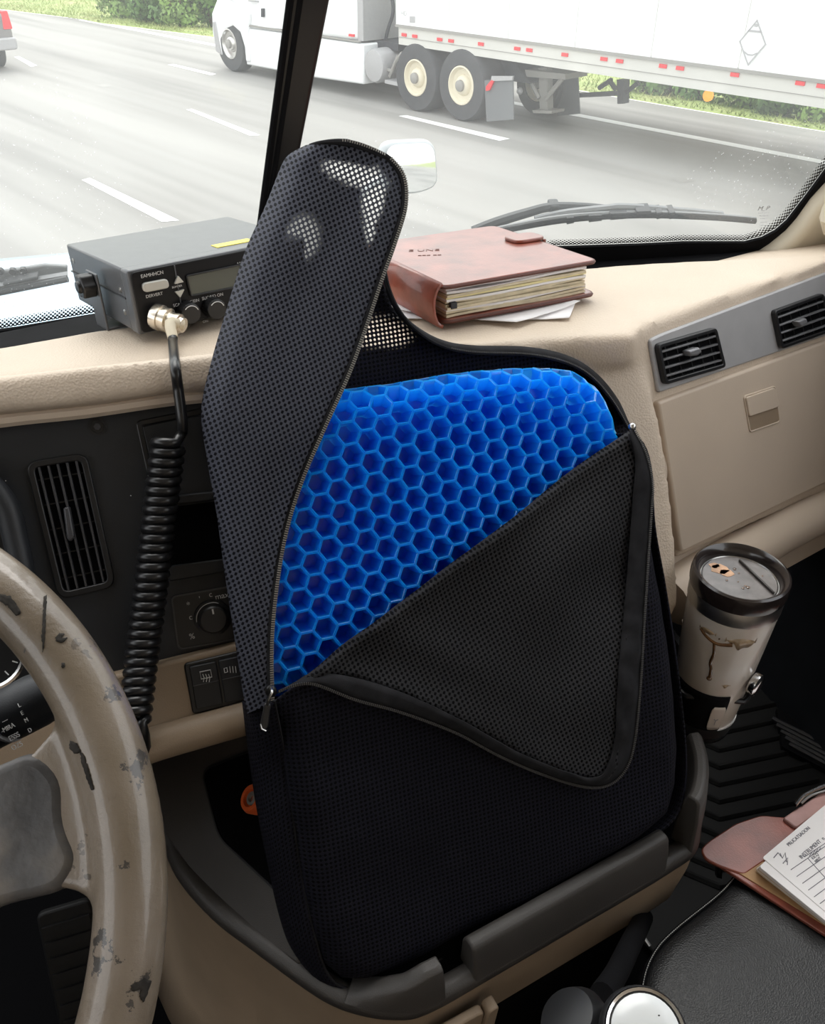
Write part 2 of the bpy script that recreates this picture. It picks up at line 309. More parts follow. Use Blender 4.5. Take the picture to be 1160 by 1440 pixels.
# ------------------------------------------------------------------ mesh building
class MB:
    def __init__(s): s.v, s.f, s.uv, s.thin = [], [], None, None
    def add(s, vs, fs):
        k = len(s.v); s.v += [tuple(x) for x in vs]; s.f += [tuple(i+k for i in f) for f in fs]; return s
    def prism(s, fr, poly, c0, c1, scale1=1.0):
        n = len(poly); P = [V(p).to_2d() for p in poly]
        ar = sum(P[i-1].x*P[i].y-P[i].x*P[i-1].y for i in range(n))
        if ar < 0: P.reverse()
        ce = sum(P, V((0, 0)))/n
        lo, hi = min(c0, c1), max(c0, c1)
        vs = [fr.pt(p.x, p.y, lo) for p in P]+[fr.pt(*(ce+(p-ce)*scale1), hi) for p in P]
        fs = [tuple(range(n-1, -1, -1)), tuple(range(n, 2*n))]+[(i, (i+1) % n, n+(i+1) % n, n+i) for i in range(n)]
        return s.add(vs, fs)
    def pxprism(s, fr, pts, c0, c1, at=None, r=0.0, n=4):
        """polygon given in photograph pixels on the plane at offset `at`"""
        P = [fr.ab(x, y, c1 if at is None else at) for x, y in pts]
        if r: P = round_poly(P, r, n)
        return s.prism(fr, P, c0, c1)
    def box(s, fr, a0, a1, b0, b1, c0, c1): return s.prism(fr, [(a0, b0), (a1, b0), (a1, b1), (a0, b1)], c0, c1)
    def tube(s, pts, r, seg=10, caps=True, closed=False):
        P = [V(p) for p in pts]; n = len(P); R = r if callable(r) else (lambda i: r)
        rings = []; up = None
        for i in range(n):
            if closed: t = P[(i+1) % n]-P[i-1]
            else: t = P[min(i+1, n-1)]-P[max(i-1, 0)]
            t.normalize()
            if up is None: up = t.orthogonal().normalized()
            up = (up-t*up.dot(t)).normalized(); sd = t.cross(up)
            rings.append([P[i]+(up*math.cos(2*PI*j/seg)+sd*math.sin(2*PI*j/seg))*R(i) for j in range(seg)])
        vs = [q for g in rings for q in g]; fs = []
        for i in range(n if closed else n-1):
            k, l = i*seg, ((i+1) % n)*seg
            for j in range(seg): fs.append((k+j, k+(j+1) % seg, l+(j+1) % seg, l+j))
        if caps and not closed: fs += [tuple(range(seg-1, -1, -1)), tuple(range((n-1)*seg, n*seg))]
        return s.add(vs, fs)
    def lathe(s, o, axis, prof, seg=32, arc=None):
        """prof: (radius, height) pairs along axis"""
        ax = V(axis).normalized(); u = ax.orthogonal().normalized(); w = ax.cross(u); n = len(prof)
        vs, fs = [], []
        for r, h in prof:
            for j in range(seg):
                a = 2*PI*j/seg; vs.append(V(o)+ax*h+(u*math.cos(a)+w*math.sin(a))*max(r, 1e-5))
        for i in range(n-1):
            for j in range(seg): fs.append((i*seg+j, i*seg+(j+1) % seg, (i+1)*seg+(j+1) % seg, (i+1)*seg+j))
        fs += [tuple(range(seg-1, -1, -1)), tuple(range((n-1)*seg, n*seg))]
        return s.add(vs, fs)
    def grid(s, rows, closed=False):
        m = len(rows[0]); vs = [p for r in rows for p in r]; fs = []
        for i in range(len(rows)-1):
            for j in range(m if closed else m-1):
                fs.append((i*m+j, i*m+(j+1) % m, (i+1)*m+(j+1) % m, (i+1)*m+j))
        return s.add(vs, fs)
    def sphere(s, c, r, seg=16, rings=10, sq=(1, 1, 1)):
        rows = []
        for i in range(rings+1):
            th = PI*i/rings; rows.append([V(c)+V((r*sq[0]*math.sin(th)*math.cos(2*PI*j/seg), r*sq[1]*math.sin(th)*math.sin(2*PI*j/seg), -r*sq[2]*math.cos(th))) for j in range(seg)])
        return s.grid(rows, True)
    def build(s, name, m, parent=None, bevel=0, seg=2, smooth=38, solid=0, weld=False, subsurf=0, remesh=0, smoothit=0):
        me = bpy.data.meshes.new(name); me.from_pydata(s.v, [], s.f)
        bm = bmesh.new(); bm.from_mesh(me)
        if weld: bmesh.ops.remove_doubles(bm, verts=bm.verts, dist=weld)
        if s.uv is None: bmesh.ops.recalc_face_normals(bm, faces=bm.faces)
        bm.to_mesh(me); bm.free()
        if s.uv is not None:
            u = me.uv_layers.new(name='UVMap')
            for lp in me.loops: u.data[lp.index].uv = s.uv[lp.vertex_index]
        if s.thin is not None:
            at = me.attributes.new('thin', 'FLOAT', 'POINT')
            for i, x in enumerate(s.thin): at.data[i].value = x
        for p in me.polygons: p.use_smooth = smooth > 0
        if 0 < smooth < 180:
            try: me.set_sharp_from_angle(angle=math.radians(smooth))
            except Exception: pass
        o = bpy.data.objects.new(name, me); COL.objects.link(o)
        if m is not None: me.materials.append(M[m] if isinstance(m, str) else m)
        if remesh:
            q = o.modifiers.new('join', 'REMESH'); q.mode = 'VOXEL'; q.voxel_size = remesh; q.use_smooth_shade = True
        if smoothit:
            q = o.modifiers.new('soften', 'SMOOTH'); q.iterations = smoothit; q.factor = .5
        if solid:
            q = o.modifiers.new('thickness', 'SOLIDIFY'); q.thickness = solid; q.offset = -1
        if bevel:
            q = o.modifiers.new('edges', 'BEVEL'); q.width = bevel; q.segments = seg; q.limit_method = 'ANGLE'; q.angle_limit = math.radians(40)
            q.harden_normals = False
        if subsurf:
            q = o.modifiers.new('round', 'SUBSURF'); q.levels = subsurf; q.render_levels = subsurf
        if parent is not None: child(o, parent)
        return o
def child(o, parent):
    o.parent = parent
    if parent.type == 'EMPTY': o.matrix_parent_inverse = Matrix.Translation(parent.location).inverted()
def tag(o, label=None, cat=None, group=None, kind=None):
    if label: o['label'] = label
    if cat: o['category'] = cat
    if group: o['group'] = group
    if kind: o['kind'] = kind
    return o
def thing(name, loc, label, cat, group=None):
    o = bpy.data.objects.new(name, None); COL.objects.link(o); o.location = loc; o.empty_display_size = .05
    return tag(o, label, cat, group)
def struct(o): o['kind'] = 'structure'; return o
def text(body, fr, x, y, c, size, m, parent, name='lettering', rot=0.0, align='CENTER', at=None):
    """flat print lying on a frame's plane at photograph pixel x, y"""
    cu = bpy.data.curves.new(name, 'FONT'); cu.body = body; cu.size = size; cu.align_x = align; cu.align_y = 'CENTER'; cu.extrude = .00015
    tmp = bpy.data.objects.new('tmp', cu); COL.objects.link(tmp)
    me = bpy.data.meshes.new_from_object(tmp.evaluated_get(bpy.context.evaluated_depsgraph_get())); me.name = name
    bpy.data.objects.remove(tmp); bpy.data.curves.remove(cu)
    o = bpy.data.objects.new(name, me); COL.objects.link(o); me.materials.clear(); me.materials.append(M[m])
    p = fr.px(x, y, c); R = Matrix((fr.e, fr.w, fr.n)).transposed().to_4x4()
    mw = Matrix.Translation(p) @ R @ Matrix.Rotation(rot, 4, 'Z')
    o.parent = parent
    o.matrix_world = mw
    if parent.type == 'EMPTY':
        o.matrix_parent_inverse = Matrix.Translation(parent.location).inverted()
    o.matrix_basis = mw
    return o

# ------------------------------------------------------------------ the frames of the cab
eC, wC = lean(19.0, 60.0)
P_BL = at_z(440, 1340, -.80)
FC = Frame(P_BL, eC, wC)                        # cushion face; the centre dash is parallel to it
fC = V((-eC.y, eC.x, 0))                        # straight ahead in the cab
P_DECK = FC.px(700, 483, -.07)
nD = (V((0, 0, 1)) + fC*.10).normalized()       # dash top falls a little towards the glass
def deck(px, py, h=0.0): return at_plane(px, py, P_DECK+nD*h, nD)
DECK = Frame(P_DECK, eC, nD.cross(eC))          # e along, w ahead, n up
_q = deck(1165, 362)-deck(905, 456); _az = math.degrees(math.atan2(_q.y, _q.x))
eR, wR = lean(_az, 74.0)
FR = Frame(deck(905, 456), eR, wR)              # passenger side of the dash, its top edge on the deck
wG = (-fC*math.cos(math.radians(69))+V((0, 0, 1))*math.sin(math.radians(69)))
GL = Frame(deck(1045, 361)+fC*.13, (deck(1045, 361)-deck(0, 486)-fC*.15).normalized(), wG)   # windshield plane
UP = V((0, 0, 1))
# road frame
rD, sD = V((-.669, .743, 0)).normalized(), V((.743, .669, 0)).normalized()
def road(al, off, z=0.0): return rD*al+sD*off+UP*z
ROADF = Frame((0, 0, 0), rD, -sD)
def ground(px, py, z=0.0): return at_z(px, py, z-CAMZ)
def side(off): return Frame(road(0, off), -rD, UP)      # upright plane along the road, n towards us

# ================================================================== THE SETTING: road, verge, cab shell
def flat(name, pts, m, h=0.0, z=0.0, parent=None):
    b = MB(); vs = [ground(x, y, z+h) for x, y in pts]; b.add(vs, [tuple(range(len(vs)))])
    return b.build(name, m, parent, smooth=0)
# grass verge: follows the edge of the shoulder, rising gently beyond it
edge_al_off = [(-120, 13.9), (-40, 13.9), (-12, 13.9), (0, 13.88), (4.5, 13.86)]
for x, y in ((1160, 186), (1040, 166), (930, 148), (620, 96), (300, 53), (150, 34), (20, 16)):
    p = ground(x, y); edge_al_off.append((p.dot(rD), p.dot(sD)))
edge_al_off += [(60, 6.5), (110, -8)]
b = MB(); rows = []
pts = sorted(catmull([(a, o, 0) for a, o in edge_al_off], 8), key=lambda p: p.x)
VPROF = ((0, .012), (.35, .01), (1.2, -.05), (2.2, -.12), (4, -.05), (9, .6), (25, 2.0), (60, 2.5))
def verge_h(d):
    for (a_, p_), (b_, q_) in zip(VPROF, VPROF[1:]):
        if a_ <= d <= b_: return p_+(q_-p_)*(d-a_)/(b_-a_)
    return 2.5
b = MB(); ra = [(-150, 13.9)]+[(p.x, p.y) for p in catmull([(a, o, 0) for a, o in edge_al_off], 8)]+[(220, -38)]
ra = [p for k, p in enumerate(sorted(ra)) if k == 0 or p[0]-sorted(ra)[k-1][0] > .05]
b.grid([[road(a, -40+(o+.02+40)*f) for f in (0, .5, 1)] for a, o in ra]); ROAD = struct(b.build('road', 'road', smooth=0))
b = MB()
for k, (d, h) in enumerate(VPROF):
    rows.append([road(p.x, p.y+d, h+(.06*noise.noise(V((p.x*.8, k, 0))) if k else 0)) for p in pts])
b.grid(rows); VERGE = struct(b.build('ground', 'grass', smooth=180))
# grass tufts along the near edge of the verge, uncountable blades
b = MB(); rg = random.Random(3)
near = [(a, o) for a, o in edge_al_off if -5 < a < 45]
def edge_off(al):
    for (a0, o0), (a1, o1) in zip(edge_al_off, edge_al_off[1:]):
        if a0 <= al <= a1: return o0+(o1-o0)*(al-a0)/(a1-a0)
    return edge_al_off[-1][1]
for i in range(16000):
    al = rg.uniform(-4, 42); d = rg.random()**1.7*5; h = rg.uniform(.04, .13)*(1 if d > .5 else .7); p = road(al, edge_off(al)+d+.1, verge_h(d+.1)+.0)
    a = rg.uniform(0, 2*PI); u = V((math.cos(a), math.sin(a), 0))*.013; t = V((rg.uniform(-.1, .1), rg.uniform(-.1, .1), h))
    b.add([p-u, p+u, p+t], [(0, 1, 2)])
tag(b.build('grass', 'grass', smooth=0), 'sunlit green and straw roadside grass along the shoulder', 'grass', kind='stuff')

# lane markings, each its own painted piece on the road
for px4 in ([(115, 253), (126, 250), (252, 310), (228, 312)], [(262, 154), (270, 153), (366, 190), (352, 191)], [(236, 91), (244, 90), (304, 104), (297, 106)],
            [(560, 163), (572, 162), (717, 195), (702, 198)], [(20, 80), (27, 79), (52, 92), (44, 94)], [(330, 0), (335, 0), (300, -8), (296, -8)]):
    flat('lane_marking', px4, 'line_white', .004, parent=ROAD)
p0, p1 = ground(800, 164), ground(1160, 234)
b = MB(); o0 = p0.dot(sD)
b.add([road(-60, 11.93, .004), road(14.5, 11.93, .004), road(14.5, 12.13, .004), road(-60, 12.13, .004)], [(0, 1, 2, 3)]); b.build('edge_line', 'line_white', ROAD, smooth=0)
b = MB(); b.add([road(15.5, 12.0, .004), road(28, 12.0, .004), road(28, 12.2, .004), road(15.5, 12.2, .004)], [(0, 1, 2, 3)]); b.build('edge_line', 'line_white', ROAD, smooth=0)
# patch of scraped tar
flat('tar_patch', [(945, 252), (965, 250), (978, 254), (958, 257)], 'grey_metal', .003, parent=ROAD)
flat('tar_patch', [(135, 120), (148, 118), (157, 121), (146, 123)], 'grey_metal', .003, parent=ROAD)

# bushes beyond the verge: every one its own crown of leaves on stems
def bush(p, w, h, seed, label, group=None, m='leaf'):
    r = random.Random(seed); t = thing('roadside_bush', p, label, 'bush', group)
    s_ = MB()
    for k in range(5):
        q = p+V((r.uniform(-w*.3, w*.3), r.uniform(-w*.3, w*.3), h*.6)); s_.tube([p, p.lerp(q, .5)+V((.03, 0, 0)), q], .03, 5)
    s_.build('stem', 'bark', t)
    f = MB(); blobs = [(p+V((r.uniform(-w*.42, w*.42), r.uniform(-w*.42, w*.42), h*r.uniform(.14, .8))), r.uniform(.22, .4)*min(w, h)) for _ in range(16)]
    for i in range(2400):
        c, rad = r.choice(blobs); d = V((r.gauss(0, 1), r.gauss(0, 1), r.gauss(0, 1))).normalized(); q = c+d*rad*r.uniform(.7, 1.05)
        if q.z < p.z+.02: continue
        u = V((r.gauss(0, 1), r.gauss(0, 1), r.gauss(0, 1))).normalized(); v = u.cross(d).normalized(); u = v.cross(d+V((r.uniform(-.5, .5), 0, r.uniform(-.5, .5)))).normalized(); k = r.uniform(.05, .11)*min(1, w/1.2)
        f.add([q-u*k, q+v*k*.6, q+u*k, q-v*k*.6], [(0, 1, 2, 3)])
    f.build('foliage', m, t, smooth=0)
    return t
def bush_at(px, py, off_extra, w, h, seed, label, m='leaf'):
    # base stands on the verge, off_extra metres behind its near edge, on the bearing of the photograph's column px
    best = None
    for k in range(-60, 420):
        al = k*.1; p = road(al, edge_off(al)+off_extra, .2)-CAM; t = p.y*CP-p.z*SP
        if t < .5: continue
        e_ = abs(580+FPX*p.x/t-px)
        if best is None or e_ < best[0]: best = (e_, al)
    zg = verge_h(off_extra)
    return bush(road(best[1], edge_off(best[1])+off_extra, zg), w, h, seed, label, None, m)
bush_at(172, 20, 1.6, 1.0, 1.2, 11, 'pale green bush farthest along the verge, near the grey car', 'leaf')
bush_at(215, 22, 1.5, 1.1, 1.5, 12, 'dark green bush on the verge, second before the white tractor', 'leaf_dark')
bush_at(252, 30, 1.2, .9, 1.1, 13, 'bright green bush on the verge just ahead of the white tractor bonnet', 'leaf')
bush_at(296, 22, 2.2, 1.3, 1.9, 14, 'tall dark bush partly behind the white tractor bonnet', 'leaf_dark')
bush_at(905, 125, 1.1, .6, .55, 15, 'low light green bush beside the trailer landing leg, under the trailer', 'leaf')
bush_at(944, 122, 1.3, .75, .7, 16, 'dark green bush under the trailer, left of the orange marker light', 'leaf_dark')
bush_at(990, 135, 1.25, .75, .7, 17, 'dark bush behind the orange marker light under the trailer', 'leaf_dark')
bush_at(1045, 140, 1.1, .8, .65, 18, 'mid green bush under the trailer, right of the orange marker light', 'leaf')
bush_at(1103, 148, 1.0, .75, .7, 19, 'grey green bush under the trailer, below the red reflector by the placard', 'leaf_dark')
bush_at(1162, 155, 1.0, .7, .7, 20, 'bush at the right end of the verge under the trailer', 'leaf')
# trees behind (seen in the hood mirror and past the trailer)
# cab shell: roof, rear wall, doors below the beltline, floor
def slab(name, pts, th, m, d):
    b = MB(); P = [V(p) for p in pts]; n = len(P); d = V(d)*th
    b.add(P+[p+d for p in P], [tuple(range(n-1, -1, -1)), tuple(range(n, 2*n))]+[(i, (i+1) % n, n+(i+1) % n, n+i) for i in range(n)])
    return b.build(name, m, smooth=0)
def cab(a, d, z): return V((eC.x*a+fC.x*d, eC.y*a+fC.y*d, CAMZ+z))
struct(slab('floor', [cab(-1.25, -.75, -1.24), cab(1.0, -.75, -1.24), cab(1.0, 1.35, -1.24), cab(-1.25, 1.35, -1.24)], .05, 'void', (0, 0, -1)))
struct(slab('wall_front', [cab(-1.25, 1.30, -1.24), cab(1.0, 1.30, -1.24), cab(1.0, 1.30, -.52), cab(-1.25, 1.30, -.52)], .04, 'void', fC))
struct(slab('wall_right', [cab(1.0, -.75, -1.24), cab(1.0, 1.30, -1.24), cab(1.0, 1.30, -.66), cab(1.0, 1.08, -.60), cab(1.0, .92, -.30), cab(1.0, -.75, -.30)], .05, 'dark_panel', eC))
struct(slab('wall_left', [cab(-1.25, -.75, -1.24), cab(-1.25, 1.30, -1.24), cab(-1.25, 1.30, -.25), cab(-1.25, -.75, -.25)], .05, 'dark_panel', -eC))
struct(slab('wall_back', [cab(-1.25, -.75, -1.24), cab(1.0, -.75, -1.24), cab(1.0, -.75, .42), cab(-1.25, -.75, .42)], .05, 'beige_smooth', -fC))
struct(slab('ceiling', [cab(-1.25, -.75, .42), cab(1.0, -.75, .42), cab(1.0, .75, .42), cab(-1.25, .75, .42)], .04, 'beige_pillar', (0, 0, 1)))

# windshield: two panes on one raked plane, with the divider, the bonded seal and the dotted edge print
base_px = [(-140, 520), (0, 482), (125, 458), (250, 436), (400, 412), (600, 384), (730, 368), (860, 358), (1000, 352), (1050, 348)]
div_l = [GL.ab(x, y) for x, y in ((361, 335), (405, 0))]; div_r = [GL.ab(x, y) for x, y in ((395, 335), (460, 0))]
def ext(pq, bb):
    (a0, b0), (a1, b1) = pq; return (a0+(a1-a0)*(bb-b0)/(b1-b0), bb)
TOPB = .62
def gpoly(pts): return [GL.ab(x, y) for x, y in pts]
low_l = gpoly([(-140, 520), (0, 482), (125, 458), (250, 436), (352, 420)])
low_r = gpoly([(384, 414), (600, 384), (730, 368), (860, 352), (960, 345), (1050, 345), (1092, 327), (1118, 300), (1160, 245)])
e0, e1 = GL.ab(1118, 300), GL.ab(1160, 245)
b = MB(); P = low_l+[ext(div_l, TOPB), (low_l[0][0]-.1, TOPB)]; b.prism(GL, P, -.001, .001)
struct(b.build('window_1', 'pane', smooth=0))
b = MB(); P = low_r+[ext((e0, e1), TOPB), ext(div_r, TOPB)]; b.prism(GL, P, -.001, .001)
WIN2 = struct(b.build('window_2', 'pane', smooth=0))
# divider: black bar with a rubber lip on its left edge
b = MB(); dl, dr = [ext(div_l, -.02), ext(div_l, TOPB)], [ext(div_r, -.02), ext(div_r, TOPB)]
b.prism(GL, [dl[0], dr[0], dr[1], dl[1]], -.006, .016); TR1 = struct(b.build('trim_1', 'black', bevel=.004, seg=3))
b = MB()
for f0, r_ in ((.02, .0045), (.26, .004)):
    q0 = V(dl[0]).lerp(V(dr[0]), f0); q1 = V(dl[1]).lerp(V(dr[1]), f0); b = MB()
    b.tube([GL.pt(q0.x, q0.y, .014), GL.pt(q1.x, q1.y, .014)], r_, 8); b.build('rubber_lip', 'black_matte', TR1)
# bonded seal along the base and up the right side
def strip(name, inner, outer, fr, c, m, th=.006, parent=None, bev=.0):
    I = [fr.ab(x, y) for x, y in inner]; O = [fr.ab(x, y) for x, y in outer]
    b = MB(); rows = []
    for (a, q) in zip(I, O): rows.append([fr.pt(a[0], a[1], c), fr.pt(a[0], a[1], c+th), fr.pt(q[0], q[1], c+th), fr.pt(q[0], q[1], c)])
    b.grid(rows, True); n = len(rows); b.f += [(0, 1, 2, 3), tuple((n-1)*4+k for k in (3, 2, 1, 0))]
    return b.build(name, m, parent, bevel=bev)
seal_in = [(-140, 502), (0, 462), (125, 441), (250, 422), (400, 400), (600, 370), (780, 345), (900, 341), (960, 338), (1046, 338), (1070, 332), (1089, 322), (1105, 308), (1132, 273), (1160, 235), (1230, 140), (1330, 0)]
seal_out = [(-140, 560), (0, 500), (125, 478), (250, 458), (400, 436), (600, 405), (780, 383), (900, 380), (960, 376), (1050, 364), (1081, 341), (1103, 323), (1119, 305), (1138, 278), (1160, 254), (1235, 160), (1345, 0)]
struct(strip('trim_2', seal_in, seal_out, GL, .0015, 'black_matte', .005))
# dotted ceramic edge just inside the seal
b = MB(); fi = [(x-(6 if x > 1060 else 0), y-(13 if x < 400 else 8)) for x, y in seal_in]; rows = []; uv = []; L = 0; prev = None
for (x0, y0), (x1, y1) in zip(seal_in, fi):
    p, q = GL.px(x0, y0, .0022), GL.px(x1, y1, .0022)
    if prev is not None: L += (p-prev).length
    prev = p; rows.append([p, q]); uv += [(L, 0), (L, 1)]
b.grid(rows); b.uv = uv; struct(b.build('trim_3', 'frit', smooth=0))
# right A-pillar, padded beige trim
b = MB(); fA = Frame(GL.pt(0, 0, .004), GL.e, GL.w)
b.pxprism(fA, [(1044, 372), (1052, 360), (1081, 341), (1103, 323), (1119, 305), (1138, 278), (1160, 254), (1235, 160), (1345, 0), (1480, 0), (1420, 200), (1390, 380), (1160, 392)], -.01, .03, at=0)
PIL = struct(b.build('wall_pillar', 'beige_pillar', bevel=.024, seg=5, smooth=60))
b = MB(); b.tube([fA.px(1176, 285, .03), fA.px(1168, 292, .055), fA.px(1164, 305, .062), fA.px(1168, 322, .055), fA.px(1177, 330, .03)], .011, 10); b.build('grab_handle', 'beige_pillar', PIL)
# maker's small etched marks in the corner of the pane
for k, (y, s_) in enumerate(((293, 'M_P'), (299, '- - - - - -'), (303, '-- --- --'), (307, '- --- -'), (312, '---- --'), (317, '-- ---'))):
    text(s_, GL, 1074, y, .0018, .010 if k == 0 else .005, 'print_dim', WIN2, 'etched_mark')

# ================================================================== VEHICLES ON THE ROAD
def lathe_wheel(parent, fr, a, b, c, r, wdt, rim_m, cap=True, rim_r=.56):
    o = fr.pt(a, b, c-wdt); ax = fr.n
    t = MB(); t.lathe(o, ax, [(r*.55, 0), (r*.93, 0), (r, .04), (r, wdt-.05), (r*.95, wdt-.01), (r*rim_r, wdt), (r*rim_r*.96, wdt-.05), (r*.4, wdt-.07)], 36)
    ty = t.build('tyre', 'tyre', parent, smooth=40)
    d = MB(); d.lathe(fr.pt(a, b, c-.10), ax, [(r*rim_r*.97, 0), (r*rim_r*.97, .10), (r*rim_r*.90, .105), (r*rim_r*.78, .05), (r*.30, .035), (r*.26, .08), (r*.20, .10), (r*.01, .10)], 32)
    rm = d.build('wheel_disc', rim_m, ty, smooth=35)
    n = MB(); n.lathe(fr.pt(a, b, c-.03), ax, [(r*.17, 0), (r*.16, .07), (r*.08, .09), (.001, .09)], 16); n.build('hub', 'grey_metal', ty)
    return ty
fs = side(10.3)
def P2(pts): return [fs.ab(x, y) for x, y in pts]
TR = thing('semi_tractor', fs.pt(*fs.ab(420, 110), 0), 'white long-nosed semi tractor pulling the white trailer on the highway', 'truck')
b = MB(); b.pxprism(fs, [(346, 41), (349, 20), (310, -8), (372, -45), (394, -108), (432, -190), (500, -215), (503, 58)], -2.4, 0)
b.build('cab_body', 'white_paint', TR, bevel=.08, seg=3)
b = MB(); b.pxprism(fs, [(503, 58), (500, -215), (507, -216), (511, 58)], -2.3, -.02); b.build('rear_edge_fairing', 'silver_panel', TR)
b = MB(); b.pxprism(fs, [(313, 80), (303, 72), (298, 45), (297, 18), (306, -6), (351, 18), (348, 44), (352, 88), (345, 88), (343, 66), (337, 46), (327, 37), (317, 42), (310, 56)], -2.35, .06)
b.build('fender', 'white_paint', TR, bevel=.05, seg=3)
b = MB(); b.pxprism(fs, [(350, 40), (410, 48), (510, 62), (511, 119), (440, 109), (346, 91)], -2.3, .03); b.build('side_fairing', 'white_paint', TR, bevel=.03)
b = MB(); b.pxprism(fs, [(344, 34), (410, 44), (505, 58), (505, 60), (410, 46.5), (344, 36.5)], -.01, .035); b.build('body_moulding', 'grey_metal', TR, smooth=0)
b = MB(); b.pxprism(fs, [(362, 38), (360, -30), (398, -40), (404, 42)], -.01, .02); b.build('cab_door', 'white_paint', TR, bevel=.012)
b = MB(); b.pxprism(fs, [(366, -32), (370, -85), (396, -92), (398, -38)], .0, .025); b.build('side_window', 'glass_dark', TR)
b = MB(); b.pxprism(fs, [(367, 12), (370, 12), (370, 24), (367, 24)], .02, .06); b.build('door_handle', 'chassis', TR)
b = MB(); b.pxprism(fs, [(349, 0), (362, 1), (362, 3), (349, 2)], .02, .05); b.build('nameplate', 'silver_panel', TR)
b = MB(); b.pxprism(fs, [(490, 47.5), (497, 48.5), (497, 52), (490, 51)], .0, .03); b.build('marker_lamp', 'red', TR)
b = MB(); b.pxprism(fs, [(298, 30), (303, 30), (311, 78), (303, 72)], -2.3, .075); b.build('bumper', 'silver_panel', TR, bevel=.02)
aw, bw = fs.ab(326, 70); lathe_wheel(TR, fs, aw, .50, .05, .50, .32, 'steel')
ty_ = fs.ab(342, 80)
for px_, c_, rr in ((585, .02, .50), (649, .02, .51)):
    aw, _ = fs.ab(px_, 120); lathe_wheel(TR, fs, aw, rr, c_, rr, .55, 'rim_cream')
aw, _ = fs.ab(757, 130, -1.25); lathe_wheel(TR, fs, aw, .46, -1.2, .46, .5, 'rim_cream')
b = MB(); b.pxprism(fs, [(511, 58), (720, 84), (745, 118), (700, 112), (650, 100), (560, 95), (511, 92)], -2.0, -.45, at=-.45); b.build('chassis_frame', 'chassis', TR, bevel=.03)
b = MB(); ft = fs.ab(525, 93); b.lathe(fs.pt(ft[0], ft[1], -1.0), fs.n, [(.20, 0), (.265, .02), (.265, .95), (.24, 1.0), (.05, 1.02)], 28); b.build('air_tank', 'silver_panel', TR)
b = MB()
for pts in ([(535, 95), (552, 100), (560, 78)], [(548, 108), (556, 88), (566, 74)]): b.tube([fs.px(x, y, -.1) for x, y in pts], .03, 6)
b.build('tank_bracket', 'grey_metal', TR)
b = MB(); b.pxprism(fs, [(541, 112), (572, 118), (572, 124), (541, 117)], -.5, 0); b.build('lower_rail', 'silver_panel', TR)
b = MB(); b.pxprism(fs, [(530, 14), (539, 14), (541, 60), (531, 60)], -.9, -.6, at=-.6); b.build('exhaust_stack', 'grey_metal', TR, bevel=.03)
b = MB()
for pts in ([(522, -20), (526, 25), (534, 40), (540, 62)], [(545, -30), (553, 12), (546, 40), (541, 60)], [(519, 18), (522, 22), (520, 30)]): b.tube(catmull([fs.px(x, y, -.5) for x, y in pts], 6), .03, 6)
b.build('air_hose', 'chassis', TR)
b = MB(); b.pxprism(fs, [(512, 55), (560, 62), (560, 72), (512, 68)], -1.9, -.3, at=-.3); b.build('rear_deck', 'chassis', TR)
for pl, c_ in (([(681, 113), (721, 110), (722, 168), (684, 171)], .0), ([(783, 104), (812, 100), (815, 160), (784, 163)], -1.3)):
    b = MB(); b.pxprism(fs, pl, c_-.02, c_, at=c_); b.build('mud_flap', 'flap', TR)
b = MB(); b.pxprism(fs, [(691, 107), (721, 107), (720, 113), (690, 114)], .0, .03); b.build('flap_hanger', 'silver_panel', TR)
b = MB(); b.pxprism(fs, [(683, 122), (691, 112), (694, 114), (688, 127), (683, 128)], .0, .03); b.build('flap_reflector', 'red', TR)
b = MB(); q = fs.px(731, 128, -.5); b.sphere(q, .05, 12, 8); b.build('tail_lamp', 'silver_panel', TR)

zr0, zr1 = fs.ab(1000, 129)[1], fs.ab(1000, 93)[1]
a0 = fs.ab(557, 50)[0]
TL = thing('semi_trailer', fs.pt(a0+6, 0, -1.2), 'long white box trailer with red and silver rail behind the tractor', 'trailer')
for k in range(12):
    b = MB(); b.box(fs, a0+k*1.22, a0+(k+1)*1.22-.012, zr1, 4.1, -2.5, 0); b.build('side_panel', 'trailer_white', TL, smooth=0)
b = MB(); b.box(fs, a0+.01, a0+14.6, zr1+.02, 4.08, -2.49, -.006); b.build('inner_box', 'rail', TL, smooth=0)
b = MB(); b.box(fs, a0+.05, a0+14.6, zr0, zr1, -2.48, -.01); b.build('bottom_rail', 'rail', TL, smooth=0)
b = MB(); b.box(fs, a0, a0+14.6, zr1-.025, zr1+.012, -.02, .02); b.build('rail_moulding', 'grey_metal', TL, smooth=0)
b = MB(); b.box(fs, a0+.05, a0+14.6, (zr0*.62+zr1*.38), (zr0*.60+zr1*.40), -.02, .0); b.build('rail_rib', 'grey_metal', TL, smooth=0)
for x, y in ((568, 49), (583, 51), (618, 55.5), (634, 57.5), (676, 62), (727, 68.5), (744, 70.5), (794, 77), (849, 83), (871, 86), (932, 93), (956, 96), (1033, 105), (1125, 117), (1155, 121)):
    a, q = fs.ab(x, y); b = MB(); b.box(fs, a-.055, a+.055, q-.022, q+.022, -.02, .006); b.build('reflector', 'red', TL, smooth=0)
fp = Frame(fs.px(1059, 60, 0), fs.e, fs.w)
b = MB()
b.prism(fp, [(0, .235), (-.17, 0), (0, -.235), (.17, 0)], 0, .012); PL = b.build('placard', 'white_paint', TL, smooth=0)
D4 = [V((0, .235)), V((-.17, 0)), V((0, -.235)), V((.17, 0))]; b = MB()
for i in range(4):
    p, q = D4[i], D4[(i+1) % 4]; b.prism(fp, [p, q, q*.90, p*.90], .008, .018)
b.build('placard_border', 'silver_panel', PL, smooth=0)
